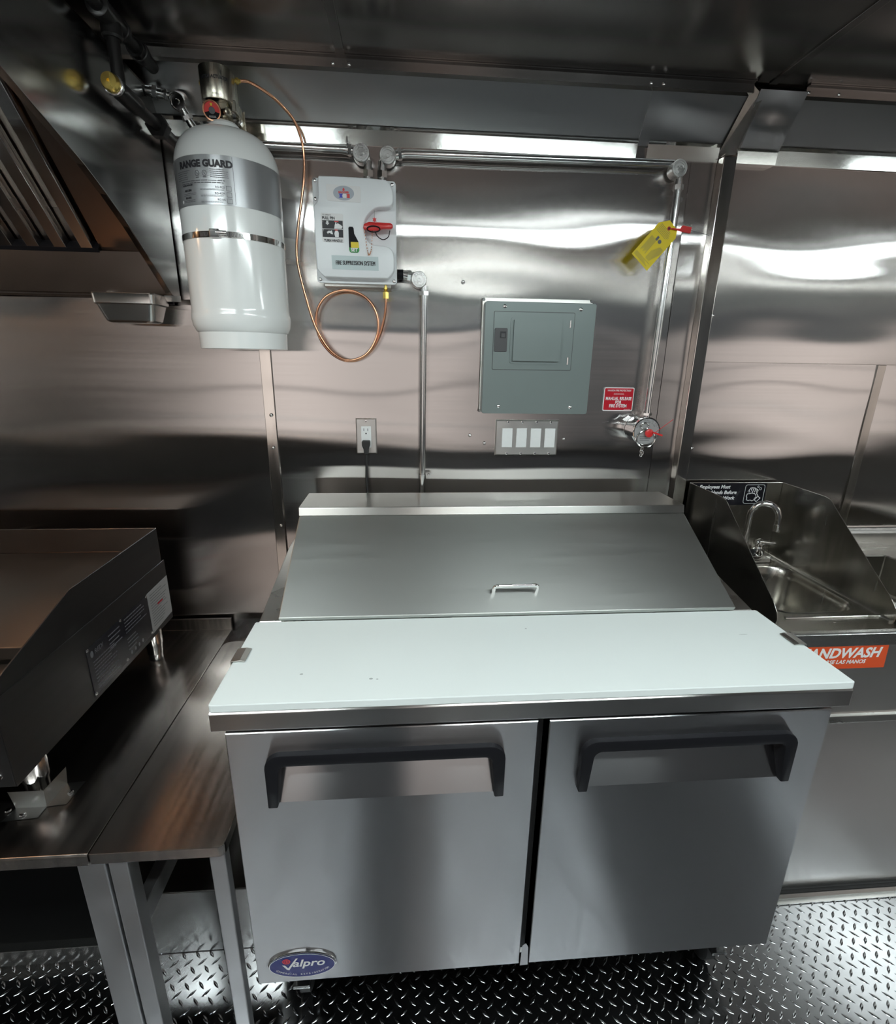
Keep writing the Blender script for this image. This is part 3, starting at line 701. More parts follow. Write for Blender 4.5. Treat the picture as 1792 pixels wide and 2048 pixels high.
flat('actuator_lettering', m_ink, ac, lambda bm: text(bm, 'LATCH ACTUATOR', .006, 2.120, .0092, amap, xs=.80, align='CENTER', bold=.0004))
flat('model_lettering', m_ink2, ac, lambda bm: text(bm, '2000-30', .008, 2.0885, .006, amap, align='CENTER'))
gd = Vector((.10, -1, -.35)).normalized(); gc_ = Vector((-.093, -.178, 2.062))
ga = obj('pressure_gauge', lathe(B(), [(.0185, -.018), (.0185, .0), (.0195, .001), (.0195, .006), (.0178, .0075), (.0170, .0052), (0, .0052)], gc_, gd, 28), m_black, tk, smooth=True, angle=30)
gu, gw = frame(gd)
if gw.z < 0: gw = -gw
gu = gw.cross(gd)
def gmap(h): return lambda u, v: tuple(gc_ + gd*h + gu*u + gw*v)
obj_bezel = obj('gauge_bezel', lathe(B(), [(.0172, .0052), (.0197, .0052), (.0197, .0078), (.0172, .0074)], gc_, gd, 28, False), m_copper, ga, smooth=True)
def arc(r0, r1, a0, a1, k=20):
    A = [math.radians(a0+(a1-a0)*i/k) for i in range(k+1)]
    return [(r1*math.cos(t), r1*math.sin(t)) for t in A] + [(r0*math.cos(t), r0*math.sin(t)) for t in A[::-1]]
flat('gauge_face', m_gauge, ga, lambda bm: put(bm, (arc(.007, .0168, -15, 195), [(i, i+1, 40-i, 41-i) for i in range(20)]), gmap(.0056)))
flat('gauge_green', m_ygold, ga, lambda bm: put(bm, (arc(.0085, .0135, 78, 100, 4), [(i, i+1, 8-i, 9-i) for i in range(4)]), gmap(.006)))
flat('gauge_hub', m_ink2, ga, lambda bm: poly(bm, ell(0, 0, .0068, .0068, 20), gmap(.0056)))
flat('gauge_print', m_wht, ga, lambda bm: lines(bm, -.008, .008, -.0135, -.0095, 2, gmap(.0057), .4, .1))
obj('plug', lathe(B(), [(.009, 0), (.009, .02), (.006, .022), (.004, .019), (0, .019)], (tcx+.006, tcy-.016, 2.062), Vector((.75, -.6, -.05)), 16), m_nickel, va, smooth=True, angle=30)
brk = obj('valve_bracket', prism(B(), [(-.062, 2.080), (-.040, 2.092), (-.040, 2.030), (-.056, 2.046)], 'y', -.104, -.100), m_nickel, tk, bevel=.001)
obj('bolt', lathe(B(), [(.008, 0), (.008, .005), (.005, .006), (.005, .010), (0, .011)], (-.053, -.104, 2.066), (0, -1, 0), 6), m_zinc, brk)
for a, b in ((-.0485, -.036), ):
    obj('brass_fitting', tube(B(), [(-.049, -.137, 2.139), (-.046, -.136, 2.139), (-.046, -.136, 2.139), (-.040, -.134, 2.140), (-.040, -.134, 2.140), (-.036, -.132, 2.141)], [.004, .004, .0068, .0068, .0048, .0042], 6), m_brass, tk)
obj('brass_plug', lathe(B(), [(.005, 0), (.006, .004), (0, .005)], (-.120, -.150, 2.125), (-1, 0, 0), 8), m_brass, tk)

# copper tube from the tank to the control box, with one coil
cp = [(-.037, -.132, 2.1415), (-.017, -.12, 2.145), (.022, -.09, 2.134), (.052, -.07, 2.114), (.072, -.055, 2.092), (.084, -.04, 2.054), (.086, -.035, 2.016), (.0815, -.035, 1.968), (.073, -.035, 1.922), (.058, -.035, 1.85), (.051, -.035, 1.787), (.059, -.035, 1.724), (.080, -.033, 1.633),
      (.098, -.033, 1.585), (.128, -.033, 1.538), (.165, -.033, 1.513), (.20, -.033, 1.512), (.236, -.033, 1.530), (.262, -.032, 1.568), (.271, -.031, 1.610), (.262, -.030, 1.652), (.236, -.029, 1.684), (.198, -.028, 1.700), (.160, -.027, 1.699), (.122, -.027, 1.682), (.098, -.027, 1.648),
      (.092, -.027, 1.605), (.104, -.026, 1.562), (.134, -.025, 1.526), (.172, -.025, 1.508), (.212, -.025, 1.513), (.250, -.027, 1.541), (.276, -.032, 1.585), (.290, -.038, 1.632), (.2945, -.042, 1.668), (.2945, -.042, 1.688)]
def smooth_path(P, k=5):
    P = [Vector(p) for p in P]; out = []
    for i in range(len(P)-1):
        p0, p1, p2, p3 = P[max(i-1, 0)], P[i], P[i+1], P[min(i+2, len(P)-1)]
        for j in range(k):
            t = j/k
            out.append(.5*((2*p1) + (p2-p0)*t + (2*p0-5*p1+4*p2-p3)*t*t + (3*p1-p0-3*p2+p3)*t**3))
    return out + [P[-1]]
ct = thing('copper_tube', 'thin copper tube looping from the tank to the white box', 'tube', (.18, -.03, 1.51))
obj('tubing', tube(B(), smooth_path(cp), .0036, 10), m_copper, ct, smooth=True)
obj('brass_nut', tube(B(), [(.2945, -.042, 1.680), (.2945, -.042, 1.697)], .0088, 6), m_brass, ct)
obj('brass_stem', lathe(B(), [(.0055, 0), (.0065, .004), (.0045, .006), (.0065, .008), (.0065, .012), (.0045, .014), (.0045, .022)], (.2945, -.042, 1.697), (0, 0, 1), 12), m_brass, ct, smooth=True)

# ------------------------------------------------------------------ fire suppression control box
bxn = thing('control_box', 'white fire suppression control box with red handle', 'control box', (.217, -.03, 1.716))
X0, X1, Z0, Z1 = .1065, .327, 1.7155, 1.9705
obj('backbox', bx(B(), X0+.016, X1-.016, -.045, -.003, Z0-.008, Z1-.006), m_shelf, bxn, bevel=.003)
obj('flange', prism(B(), rrect(X0, X1, Z0, Z1, .009, 4), 'y', -.056, -.045), m_box, bxn, bevel=.002)
def UV(u, v): return (X0+(X1-X0)*u, Z1-(Z1-Z0)*v)
out = [(.106, .006), (.87, .012), (.93, .05), (.968, .115), (.972, .16), (.970, .235), (.93, .268), (.85, .273), (.77, .278), (.70, .318), (.64, .375), (.612, .45), (.625, .545), (.66, .60), (.71, .627), (.82, .633), (.90, .64), (.95, .672), (.973, .72), (.975, .865), (.955, .90), (.90, .95), (.88, .956), (.12, .956), (.10, .95), (.03, .89), (.018, .86), (.013, .30), (.03, .268), (.065, .245), (.080, .20), (.082, .05), (.09, .02)]
def chaikin(P):
    o = []
    for i, p in enumerate(P):
        q = P[(i+1) % len(P)]; o += [(.75*p[0]+.25*q[0], .75*p[1]+.25*q[1]), (.25*p[0]+.75*q[0], .25*p[1]+.75*q[1])]
    return o
def inset(P, d):
    o = []; n = len(P)
    for i in range(n):
        a, b_, c = Vector(P[i-1]), Vector(P[i]), Vector(P[(i+1) % n])
        n1 = Vector((-(b_-a).y, (b_-a).x)).normalized(); n2 = Vector((-(c-b_).y, (c-b_).x)).normalized()
        m = (n1+n2).normalized(); o.append(tuple(b_ - m*d))
    return o
P0 = chaikin([UV(*p) for p in out]); bm = B(); rings = []
for d, y in ((0, -.0555), (0, -.0780), (.0004, -.0805), (.0013, -.0826), (.0024, -.0837), (.0034, -.0840)):
    rings.append([bm.verts.new((x, y, z)) for x, z in inset(P0, d)])
for a_, b_ in zip(rings, rings[1:]):
    for j in range(len(a_)): bm.faces.new((a_[j], a_[(j+1) % len(a_)], b_[(j+1) % len(a_)], b_[j]))
from mathutils.geometry import tessellate_polygon
for tri in tessellate_polygon([[Vector((v.co.x, v.co.z, 0)) for v in rings[-1]]]): bm.faces.new([rings[-1][i] for i in tri])
cvr = obj('cover', bm, m_box, bxn, smooth=True, angle=35)
for (u, v) in ((.035, .025), (.955, .035), (.03, .195), (.04, .965), (.965, .965)):
    x, z = UV(u, v); s = obj('screw', lathe(B(), [(.0048, 0), (.0045, .0018), (.003, .0026), (0, .0026)], (x, -.056, z), (0, -1, 0), 12), m_zinc, bxn, smooth=True)
yc = -.0843
pm = lambda off: (lambda u, v: (X0+(X1-X0)*u, yc-off, Z1-(Z1-Z0)*v))
lgp = obj('logo_plate', prism(B(), [UV(*p) for p in [(.19, .085), (.575, .095), (.585, .11), (.583, .235), (.57, .242), (.20, .235), (.185, .225), (.183, .095)]], 'y', yc-.0012, yc+.001), m_wht, bxn)
flat('logo_oval', m_silver, lgp, lambda bm: poly(bm, ell(.385, .162, .122, .066, 40), pm(.0018)))
def logored(bm):
    q = pm(.0024)
    poly(bm, [(.385, .112), (.372, .130), (.378, .143), (.392, .143), (.400, .130)], q)
    text(bm, 'BADGER', X0+(X1-X0)*.385, Z1-(Z1-Z0)*.163, .0062, wallmap(yc-.0024), align='CENTER', xs=1.15, bold=.0003)
    poly(bm, [(.425, .168), (.455, .168), (.455, .205), (.425, .205), (.418, .198), (.428, .193), (.418, .187), (.428, .181), (.418, .176)], q)
flat('logo_red', m_redi, lgp, logored)
flat('logo_blue', m_bluei, lgp, lambda bm: poly(bm, [(.325, .168), (.375, .168), (.365, .186), (.372, .205), (.322, .205), (.338, .197), (.336, .178)], pm(.0024)))
flat('logo_white', m_wht, lgp, lambda bm: poly(bm, [(.378, .168), (.422, .168), (.412, .176), (.424, .187), (.412, .198), (.422, .205), (.376, .205), (.368, .187)], pm(.0024)))
pin = obj('instruction_label', prism(B(), [UV(*p) for p in [(.11, .347), (.358, .350), (.366, .360), (.368, .612), (.36, .622), (.115, .618), (.108, .61), (.103, .357)]], 'y', yc-.0008, yc+.001), m_wht, bxn)
def pinblack(bm):
    q = pm(.0014); w = wallmap(yc-.0014)
    rect(bm, .115, .360, .415, .492, q); rect(bm, .115, .360, .498, .572, q)
    text(bm, 'PULL PIN', X0+.0255, Z1-.1035, .0095, w, xs=.88, bold=.0003)
    text(bm, 'TURN HANDLE', X0+.0285, Z1-.1568, .0088, w, xs=.80, bold=.0003)
    text(bm, 'TO OPERATE', X0+.0265, Z1-.0945, .0042, w, xs=.9)
flat('label_black', m_ink, pin, pinblack)
def pinwhite(bm):
    q = pm(.002)
    poly(bm, [(.165, .420), (.19, .420), (.19, .440), (.202, .440), (.178, .460), (.153, .440), (.165, .440)], q)
    poly(bm, [(.258, .49), (.262, .462), (.27, .445), (.275, .43), (.285, .43), (.283, .45), (.30, .44), (.335, .455), (.355, .468), (.345, .49)], q)
    poly(bm, [(.165, .525), (.19, .512), (.215, .514), (.225, .505), (.24, .545), (.215, .542), (.205, .532), (.185, .534), (.18, .545)], q)
    poly(bm, [(.265, .57), (.255, .54), (.262, .518), (.275, .51), (.30, .512), (.31, .53), (.305, .57)], q)
    rect(bm, .123, .127, .420, .436, q); rect(bm, .121, .133, .503, .506, q); rect(bm, .121, .133, .514, .517, q)
flat('label_white', m_lightgrey, pin, pinwhite)
flat('label_red', m_redi, pin, lambda bm: (rect(bm, .262, .31, .420, .430, pm(.0021)), rect(bm, .262, .30, .500, .507, pm(.0021))))
win = obj('indicator_window', prism(B(), [UV(*p) for p in [(.425, .478), (.437, .466), (.475, .466), (.487, .48), (.492, .53), (.54, .605), (.547, .69), (.537, .705), (.525, .711), (.445, .711), (.43, .70), (.425, .68)]], 'y', yc-.0006, yc+.001), m_black, bxn)
flat('indicator_yellow', m_ygold, win, lambda bm: poly(bm, [(.448, .610), (.540, .610), (.545, .665), (.448, .665)], pm(.0014)))
flat('indicator_green', m_green, win, lambda bm: poly(bm, [(.427, .663), (.546, .663), (.546, .69), (.536, .708), (.445, .709), (.43, .70)], pm(.0012)))
flat('indicator_lettering', m_wht, win, lambda bm: text(bm, 'SET', X0+(X1-X0)*.488, Z1-(Z1-Z0)*.700, .0115, wallmap(yc-.002), align='CENTER', bold=.0005))
sg = obj('name_label', prism(B(), [UV(*p) for p in [(.208, .742), (.775, .745), (.778, .880), (.212, .876)]], 'y', yc-.0006, yc+.001), m_pale, bxn)
flat('label_lettering', m_ink, sg, lambda bm: [text(bm, 'FIRE SUPPRESSION SYSTEM', X0+(X1-X0)*.497+dx, Z1-(Z1-Z0)*.832, .0150, wallmap(yc-.0013-abs(dx)*.1), xs=.60, align='CENTER') for dx in (-.00045, 0, .00045)])
# red handle, pin ring, chain and seal
hx0_, hz_ = X0+(X1-X0)*.63, Z1-(Z1-Z0)*.452
hb = obj('handle', prism(B(), [(hx0_-.006, hz_-.008), (hx0_-.004, hz_+.003), (hx0_+.010, hz_+.0085), (hx0_+.068, hz_+.0075), (hx0_+.073, hz_+.003), (hx0_+.073, hz_-.003), (hx0_+.068, hz_-.0065), (hx0_+.044, hz_-.007), (hx0_+.036, hz_-.012), (hx0_+.010, hz_-.013)], 'y', -.092, -.080), m_red, bxn, bevel=.0025, smooth=True)
obj('handle_shaft', cyl(B(), (hx0_+.018, -.057, hz_), (hx0_+.018, -.082, hz_), .010, 16), m_red, hb, smooth=True)
obj('pull_ring', tube(B(), [(hx0_+.022+.017*math.cos(t), -.098+.004*math.sin(t*1.0), hz_-.010+.008*math.sin(t)) for t in [2*PI*k/24 for k in range(24)]], .0016, 8, closed=True), m_black, bxn, smooth=True)
obj('pin_cord', tube(B(), smooth_path([(hx0_+.026, -.094, hz_-.015), (hx0_+.032, -.092, hz_-.026), (hx0_+.046, -.090, hz_-.033), (hx0_+.060, -.088, hz_-.026), (hx0_+.065, -.087, hz_-.010)]), .0012, 8), m_black, bxn, smooth=True)
bm = B()
chain = smooth_path([(hx0_-.002, -.090, hz_-.012), (hx0_+.001, -.089, hz_-.040), (hx0_+.005, -.088, hz_-.066), (hx0_+.009, -.088, hz_-.070), (hx0_+.014, -.088, hz_-.058), (hx0_+.017, -.090, hz_-.030), (hx0_+.018, -.092, hz_-.014)], 8)
for k, p in enumerate(chain[::2]): sph(bm, p, .0014, 6, (1, 1, 1.5))
ch = obj('chain', bm, m_copper, bxn, smooth=True); ch['kind'] = 'stuff'
obj('seal', prism(B(), [(hx0_+.025+(.006 if k % 2 == 0 else .0032)*math.sin(2*PI*k/12), hz_+.012+(.0075 if k % 2 == 0 else .004)*math.cos(2*PI*k/12)) for k in range(12)], 'y', -.097, -.094), m_red, bxn)
obj('seal_wire', tube(B(), [(hx0_+.025, -.095, hz_+.014), (hx0_+.0255, -.097, hz_+.034)], .0005, 5), m_ink2, bxn)

# ------------------------------------------------------------------ conduit runs with pulley elbows
def pulley(par, x, z, y=-.035, r=.0222):
    p = obj('pulley_elbow', lathe(B(), [(r*.96, .022), (r, .012), (r, -.008), (r*.93, -.0105), (r*.80, -.0105), (r*.77, -.0090), (r*.72, -.0090), (r*.70, -.0105), (r*.56, -.0105), (r*.53, -.0085), (r*.30, -.0085), (r*.27, -.012), (r*.15, -.012), (r*.12, -.010), (0, -.010)], (x, y, z), (0, 1, 0), 36), m_cast, par, smooth=True, angle=30)
    return p
def fitting(par, a, b, r=.0125):
    a, b = Vector(a), Vector(b); d = (b-a)
    f = obj('fitting', tube(B(), [a, a+d*.28, a+d*.28, a+d*.72, a+d*.72, b], [r*.88, r*.88, r, r, r*.84, r*.84], 24), m_zinc, par, smooth=True, angle=30)
    obj('hex_nut', tube(B(), [a+d*.42, a+d*.70], r*1.16, 6), m_zinc, f)
    return f
ZH = 2.046; YC = -.030
c1 = thing('conduit', 'short steel conduit run from the tank top to the control box', 'conduit', (.1, YC, 1.97), 'steel conduit runs on the wall')
obj('pipe', cyl(B(), (-.155, YC, ZH+.001), (.192, YC, ZH), .0102, 24), m_zinc, c1, smooth=True)
fitting(c1, (.190, YC, ZH), (.219, YC, ZH-.002)); pulley(c1, .2365, 2.036)
fitting(c1, (.2525, YC, 2.022), (.2535, YC, 1.967)); 
obj('pipe_clip', bx(B(), .198, .203, -.041, -.02, 2.058, 2.074), m_zinc, c1, bevel=.001)
c2 = thing('conduit', 'long steel conduit run from the control box to the red tagged manual release', 'conduit', (.7, YC, 1.35), 'steel conduit runs on the wall')
fitting(c2, (.2915, YC, 2.022), (.2895, YC, 1.967)); pulley(c2, .3065, 2.034)
fitting(c2, (.322, YC, 2.038), (.351, YC, 2.043)); obj('pipe', cyl(B(), (.349, YC, 2.0435), (1.100, YC, 2.050), .0102, 24), m_zinc, c2, smooth=True)
pulley(c2, 1.1135, 2.036, -.035, .0225)
fitting(c2, (1.1225, YC, 2.018), (1.1235, YC, 1.972)); obj('pipe', cyl(B(), (1.1235, YC, 1.975), (1.1165, YC, 1.372), .0102, 24), m_zinc, c2, smooth=True)
obj('pipe_clip', prism(B(), rrect(1.134, 1.150, 1.962, 1.974, .005, 3), 'y', -.014, -.010), m_zinc, c2)
fitting(c2, (1.1165, YC, 1.375), (1.1160, YC, 1.347), .0135)
c3 = thing('conduit', 'vertical steel conduit from the box down behind the refrigerator', 'conduit', (.40, YC, .9), 'steel conduit runs on the wall')
obj('bushing', cyl(B(), (.3275, YC, 1.746), (.345, YC, 1.746), .0135, 20), m_black, c3, smooth=True)
fitting(c3, (.344, YC, 1.746), (.376, YC, 1.742), .0135); pulley(c3, .389, 1.733)
fitting(c3, (.4035, YC, 1.718), (.4035, YC, 1.682)); obj('pipe', cyl(B(), (.4035, YC, 1.685), (.397, YC, .90), .0098, 24), m_zinc, c3, smooth=True)
stp = obj('pipe_strap', tube(B(), [(.399, YC, 1.151), (.399, YC, 1.165)], .0122, 20), m_zinc, c3, smooth=True)
obj('strap_ear', prism(B(), rrect(.409, .428, 1.153, 1.168, .005, 3), 'y', -.022, -.018), m_zinc, stp)
obj('screw', lathe(B(), [(.0045, 0), (.003, .003), (0, .0035)], (.420, -.022, 1.161), (0, -1, 0), 8), m_zinc, stp)
# chrome conduit from the hood to the run behind the tank
c4 = thing('conduit', 'chrome conduit elbow coming out of the hood side by the black pipe', 'conduit', (-.23, -.05, 2.08), 'steel conduit runs on the wall')
fitting(c4, (-.283, -.062, 2.140), (-.247, -.058, 2.136), .013)
fitting(c4, (-.250, -.058, 2.136), (-.228, -.056, 2.134), .011)
obj('pulley_elbow', lathe(B(), [(.020, .02), (.021, .0), (.019, -.004), (.0165, -.004), (.0155, -.001), (.006, -.001), (.005, -.005), (0, -.005)], (-.212, -.060, 2.122), Vector((.15, 1, .45)), 28), m_chrome, c4, smooth=True, angle=30)
fitting(c4, (-.203, -.054, 2.108), (-.190, -.046, 2.079), .0115); obj('pipe', cyl(B(), (-.192, -.047, 2.084), (-.165, -.034, 2.042), .010, 20), m_zinc, c4, smooth=True)

# black iron agent pipe with brass nozzle
ip = thing('agent_pipe', 'black iron agent pipe with a brass nozzle cap beside the hood', 'pipe', (-.25, -.2, 2.05))
px = -.250
obj('upper_pipe', cyl(B(), (px, -.80, 2.177), (px, -.088, 2.177), .0135, 20), m_iron, ip, smooth=True)
te = obj('tee', cyl(B(), (px, -.315, 2.177), (px, -.235, 2.177), .0195, 20), m_iron, ip, smooth=True)
for y in (-.315, -.235, -.155): obj('collar', lathe(B(), [(.0195, -.006), (.0215, -.005), (.0215, .005), (.0195, .006)], (px, y, 2.177), (0, 1, 0), 20), m_iron, te, smooth=True)
obj('drop_neck', lathe(B(), [(.0195, .0), (.0200, -.022), (.0165, -.026)], (px, -.272, 2.168), (0, 0, 1), 20), m_iron, te, smooth=True)
obj('elbow', cyl(B(), (px, -.175, 2.177), (px, -.135, 2.177), .0190, 20), m_iron, ip, smooth=True)
obj('drop_pipe', cyl(B(), (px, -.272, 2.150), (px, -.272, 2.055), .0125, 20), m_iron, ip, smooth=True)
obj('elbow', cyl(B(), (px, -.300, 2.052), (px, -.205, 2.052), .0185, 20), m_iron, ip, smooth=True)
obj('lower_pipe', cyl(B(), (px, -.225, 2.052), (px, -.012, 2.052), .0130, 20), m_iron, ip, smooth=True)
obj('hex_flange', cyl(B(), (px, -.112, 2.052), (px, -.088, 2.052), .0265, 6), m_iron, ip)
obj('nozzle_cap', lathe(B(), [(.015, 0), (.0175, .006), (.0175, .014), (.0150, .020), (.003, .0205), (.0025, .016), (0, .016)], (px, -.298, 2.052), (0, -1, 0), 28), m_brass, ip, smooth=True, angle=30)
obj('collar', lathe(B(), [(.0185, -.004), (.020, -.003), (.020, .003), (.0185, .004)], (px, -.298, 2.052), (0, 1, 0), 20), m_zinc, ip, smooth=True)

# ------------------------------------------------------------------ breaker panel
bp = thing('breaker_panel', 'grey electrical breaker panel on the wall', 'breaker panel', (.75, -.02, 1.358))
obj('box_flange', bx(B(), .5775, .912, -.014, -.003, 1.360, 1.694), m_shelf, bp, bevel=.001)
cvr = obj('cover', prism(B(), rrect(.5825, .9155, 1.3585, 1.6815, .006, 3), 'y', -.041, -.012), m_grey, bp, bevel=.003)
flat('door_gap_shade', m_greyd, bp, lambda bm: poly(bm, rrect(.6085, .8525, 1.489, 1.655, .004, 3), wallmap(-.0413)))  # dark sheet paints the shadow line around the panel door
dr = obj('panel_door', prism(B(), rrect(.610, .851, 1.4905, 1.6535, .003, 2), 'y', -.0425, -.0405), m_grey, bp, bevel=.0006)
bm = prism(B(), rrect(.660, .820, 1.507, 1.640, .010, 4), 'y', -.0530, -.042)
bmesh.ops.bevel(bm, geom=[e for e in bm.edges if all(v.co.y < -.052 for v in e.verts)], offset=.0085, segments=2, affect='EDGES')
obj('raised_field', bm, m_grey, dr, smooth=True, angle=30)
lt = obj('latch', prism(B(), rrect(.6125, .651, 1.541, 1.608, .003, 2), 'y', -.0455, -.0425), m_greyd, dr, bevel=.0008)
obj('latch_slot', bx(B(), .6285, .6465, -.0458, -.0452, 1.5795, 1.5985), m_ink, lt)
obj('latch_slide', bx(B(), .6315, .6440, -.0475, -.0455, 1.5815, 1.5935), m_greyd, lt, bevel=.0008)
for z in (1.612, 1.507): obj('hinge_pin', cyl(B(), (.8395, -.043, z), (.8395, -.043, z+.021), .0026, 8), m_zinc, dr)
for x, z in ((.640, 1.668), (.868, 1.664), (.634, 1.3805), (.859, 1.379)):
    obj('screw', lathe(B(), [(.0058, 0), (.005, .002), (.0025, .0032), (0, .0032)], (x, -.041, z), (0, -1, 0), 12), m_chrome, cvr, smooth=True)
for x, z in ((.5815, 1.688), (.908, 1.690), (.5795, 1.364)): obj('knockout', lathe(B(), [(.005, 0), (.004, .002), (0, .002)], (x, -.0142, z), (0, -1, 0), 10), m_chrome, bp)

# switch plate
sw = thing('switch_plate', 'chrome four gang plate with white rocker switches', 'light switch', (.737, -.005, 1.22))
bm = prism(B(), [(.634, 1.2205), (.8395, 1.2205), (.8395, 1.3355), (.634, 1.3355)], 'y', -.008, -.0015)
bmesh.ops.bevel(bm, geom=[e for e in bm.edges if all(v.co.y < -.0079 for v in e.verts)], offset=.004, segments=1, affect='EDGES')
obj('plate', bm, m_plt, sw)
for k in range(4):
    x = .6725 + k*.0465
    r = obj('rocker', prism(B(), [(-.0075, 1.247), (-.0098, 1.248), (-.0112, 1.278), (-.0098, 1.308), (-.0075, 1.309)], 'x', x-.0168, x+.0168), m_dev, sw, bevel=.0006)
    for z in (1.2275, 1.3285): obj('screw', lathe(B(), [(.0042, 0), (.0038, .0012), (0, .0022)], (x, -.008, z), (0, -1, 0), 10), m_chrome, sw, smooth=True)

# outlet with plug
ol = thing('wall_outlet', 'white wall outlet in a small steel plate', 'outlet', (.224, -.005, 1.226))
bm = prism(B(), [(.1925, 1.226), (.2565, 1.226), (.2565, 1.337), (.1925, 1.337)], 'y', -.008, -.0015)
bmesh.ops.bevel(bm, geom=[e for e in bm.edges if all(v.co.y < -.0079 for v in e.verts)], offset=.003, segments=1, affect='EDGES')
obj('plate', bm, m_plt, ol)
rc = obj('receptacle', prism(B(), rrect(.2085, .2395, 1.246, 1.3125, .003, 3), 'y', -.0105, -.0075), m_dev, ol, bevel=.0008)
flat('slots', m_ink, rc, lambda bm: [rect(bm, a, a+.0016, 1.298, 1.306, wallmap(-.0108)) for a in (.2165, .2285)] + [poly(bm, ell(.2238, 1.2905, .0024, .0026, 12), wallmap(-.0108))])
obj('screw', lathe(B(), [(.0035, 0), (.003, .0015), (0, .002)], (.2245, -.008, 1.329), (0, -1, 0), 10), m_chrome, ol, smooth=True)
pc = thing('power_cord', 'black power cord plugged into the outlet above the refrigerator', 'power cord', (.224, -.03, 1.1))
obj('plug', prism(B(), [(.2115, 1.270), (.2120, 1.255), (.2165, 1.243), (.2175, 1.228), (.2305, 1.228), (.2315, 1.243), (.2362, 1.255), (.2365, 1.270)], 'y', -.036, -.011), m_rubber, pc, bevel=.003)
obj('strain_relief', lathe(B(), [(.0068, 0), (.0058, -.010), (.0052, -.020)], (.224, -.024, 1.228), (0, 0, 1), 12), m_rubber, pc, smooth=True)
obj('cable', tube(B(), smooth_path([(.224, -.024, 1.22), (.2235, -.025, 1.18), (.2225, -.026, 1.14), (.2245, -.028, 1.10), (.226, -.03, 1.05), (.226, -.035, .95)]), .0044, 10), m_rubber, pc, smooth=True)

# red sign
rs = tag(obj('manual_release_sign', prism(B(), rrect(.9795, 1.0785, 1.3660, 1.4395, .004, 3), 'y', -.0032, -.0022), m_wht), 'red and white manual release sign on the wall', 'sign')
flat('sign_face', m_redsign, rs, lambda bm: poly(bm, rrect(.982, 1.076, 1.3685, 1.437, .003, 3), wallmap(-.0036)))
w = wallmap(-.0041)
def rsp(bm):
    for s, z, q in (('MANUAL RELEASE', 1.4005, .0135), ('FOR', 1.3890, .0135), ('FIRE SYSTEM', 1.3775, .0135)): text(bm, s, 1.029, z, q, w, xs=.78, align='CENTER', bold=.0004)
    text(bm, 'HANSON FIRE PROTECTION', 1.029, 1.4275, .0075, w, xs=.80, align='CENTER', bold=.0001)
    lines(bm, 1.012, 1.046, 1.4155, 1.4225, 2, w, .2, .1); lines(bm, 1.05, 1.074, 1.370, 1.3725, 1, w, .5, .1)
flat('sign_lettering', m_wht, rs, rsp)

# manual release station
mr = thing('manual_release', 'round chrome manual release station with a red seal', 'manual release', (1.10, -.04, 1.30))
mc = Vector((1.1015, 0, 1.310))
obj('housing', lathe(B(), [(.040, -.003), (.040, -.062), (.0405, -.064), (.0440, -.065), (.0440, -.075), (.0425, -.077), (.0405, -.0765), (.0400, -.0745), (0, -.0745)], mc, (0, 1, 0), 48), m_chrome, mr, smooth=True, angle=30)
flat('face_plate', m_lightgrey, mr, lambda bm: poly(bm, ell(mc.x, mc.z, .0395, .0395, 48), wallmap(-.0755)))
def mrt(bm):
    w = wallmap(-.0760)
    for word, r, a0, a1 in (('BREAK SEAL TO PULL', .0335, 160, 20), ('IN CASE OF FIRE', .0265, 150, 35)):
        for k, c in enumerate(word):
            if c == ' ': continue
            t = math.radians(a0 + (a1-a0)*k/(len(word)-1)); vs, fs = text2d(c, .0068, align='CENTER'); a = t-PI/2
            put(bm, ([(mc.x+r*math.cos(t)+x*math.cos(a)-y*math.sin(a), mc.z+r*math.sin(t)+x*math.sin(a)+y*math.cos(a)) for x, y in vs], fs), w)
    lines(bm, mc.x-.02, mc.x+.018, mc.z-.030, mc.z-.014, 3, w, .3, .2)
flat('face_lettering', m_ink2, mr, mrt)
obj('pull_ring', tube(B(), [(mc.x-.003+.030*math.cos(t), -.083, mc.z-.022+.027*math.sin(t)) for t in [2*PI*k/32 for k in range(32)]], .0022, 8, closed=True), m_trim, mr, smooth=True)
obj('finger_ring', tube(B(), [(mc.x-.010+.012*math.cos(t), -.080, mc.z+.018+.010*math.sin(t)) for t in [2*PI*k/20 for k in range(20)]], .0018, 8, closed=True), m_trim, mr, smooth=True)
obj('seal_disc', lathe(B(), [(.0125, 0), (.0130, -.004), (.010, -.006), (0, -.006)], (mc.x+.004, -.082, mc.z-.004), (0, 1, 0), 18), m_red, mr, smooth=True)
obj('seal_tail', prism(B(), [(mc.x+.012, mc.z-.003), (mc.x+.016, mc.z+.001), (mc.x+.046, mc.z-.008), (mc.x+.045, mc.z-.013)], 'y', -.091, -.087), m_red, mr)
obj('seal_wire', tube(B(), [(mc.x+.020, -.088, mc.z-.003), (mc.x+.070, -.095, mc.z+.040)], .0009, 6), m_red, mr)
bm = B()
for k, (dx, dz) in enumerate(((0, 0), (-.002, -.008), (.003, -.013), (-.001, -.020))):
    tube(bm, [(mc.x-.010+dx+.0035*math.cos(t), -.080, mc.z-.054+dz+.0055*math.sin(t)) for t in [2*PI*j/12 for j in range(12)]], .0009, 6, closed=True)
o = obj('chain', bm, m_trim, mr, smooth=True); o['kind'] = 'stuff'

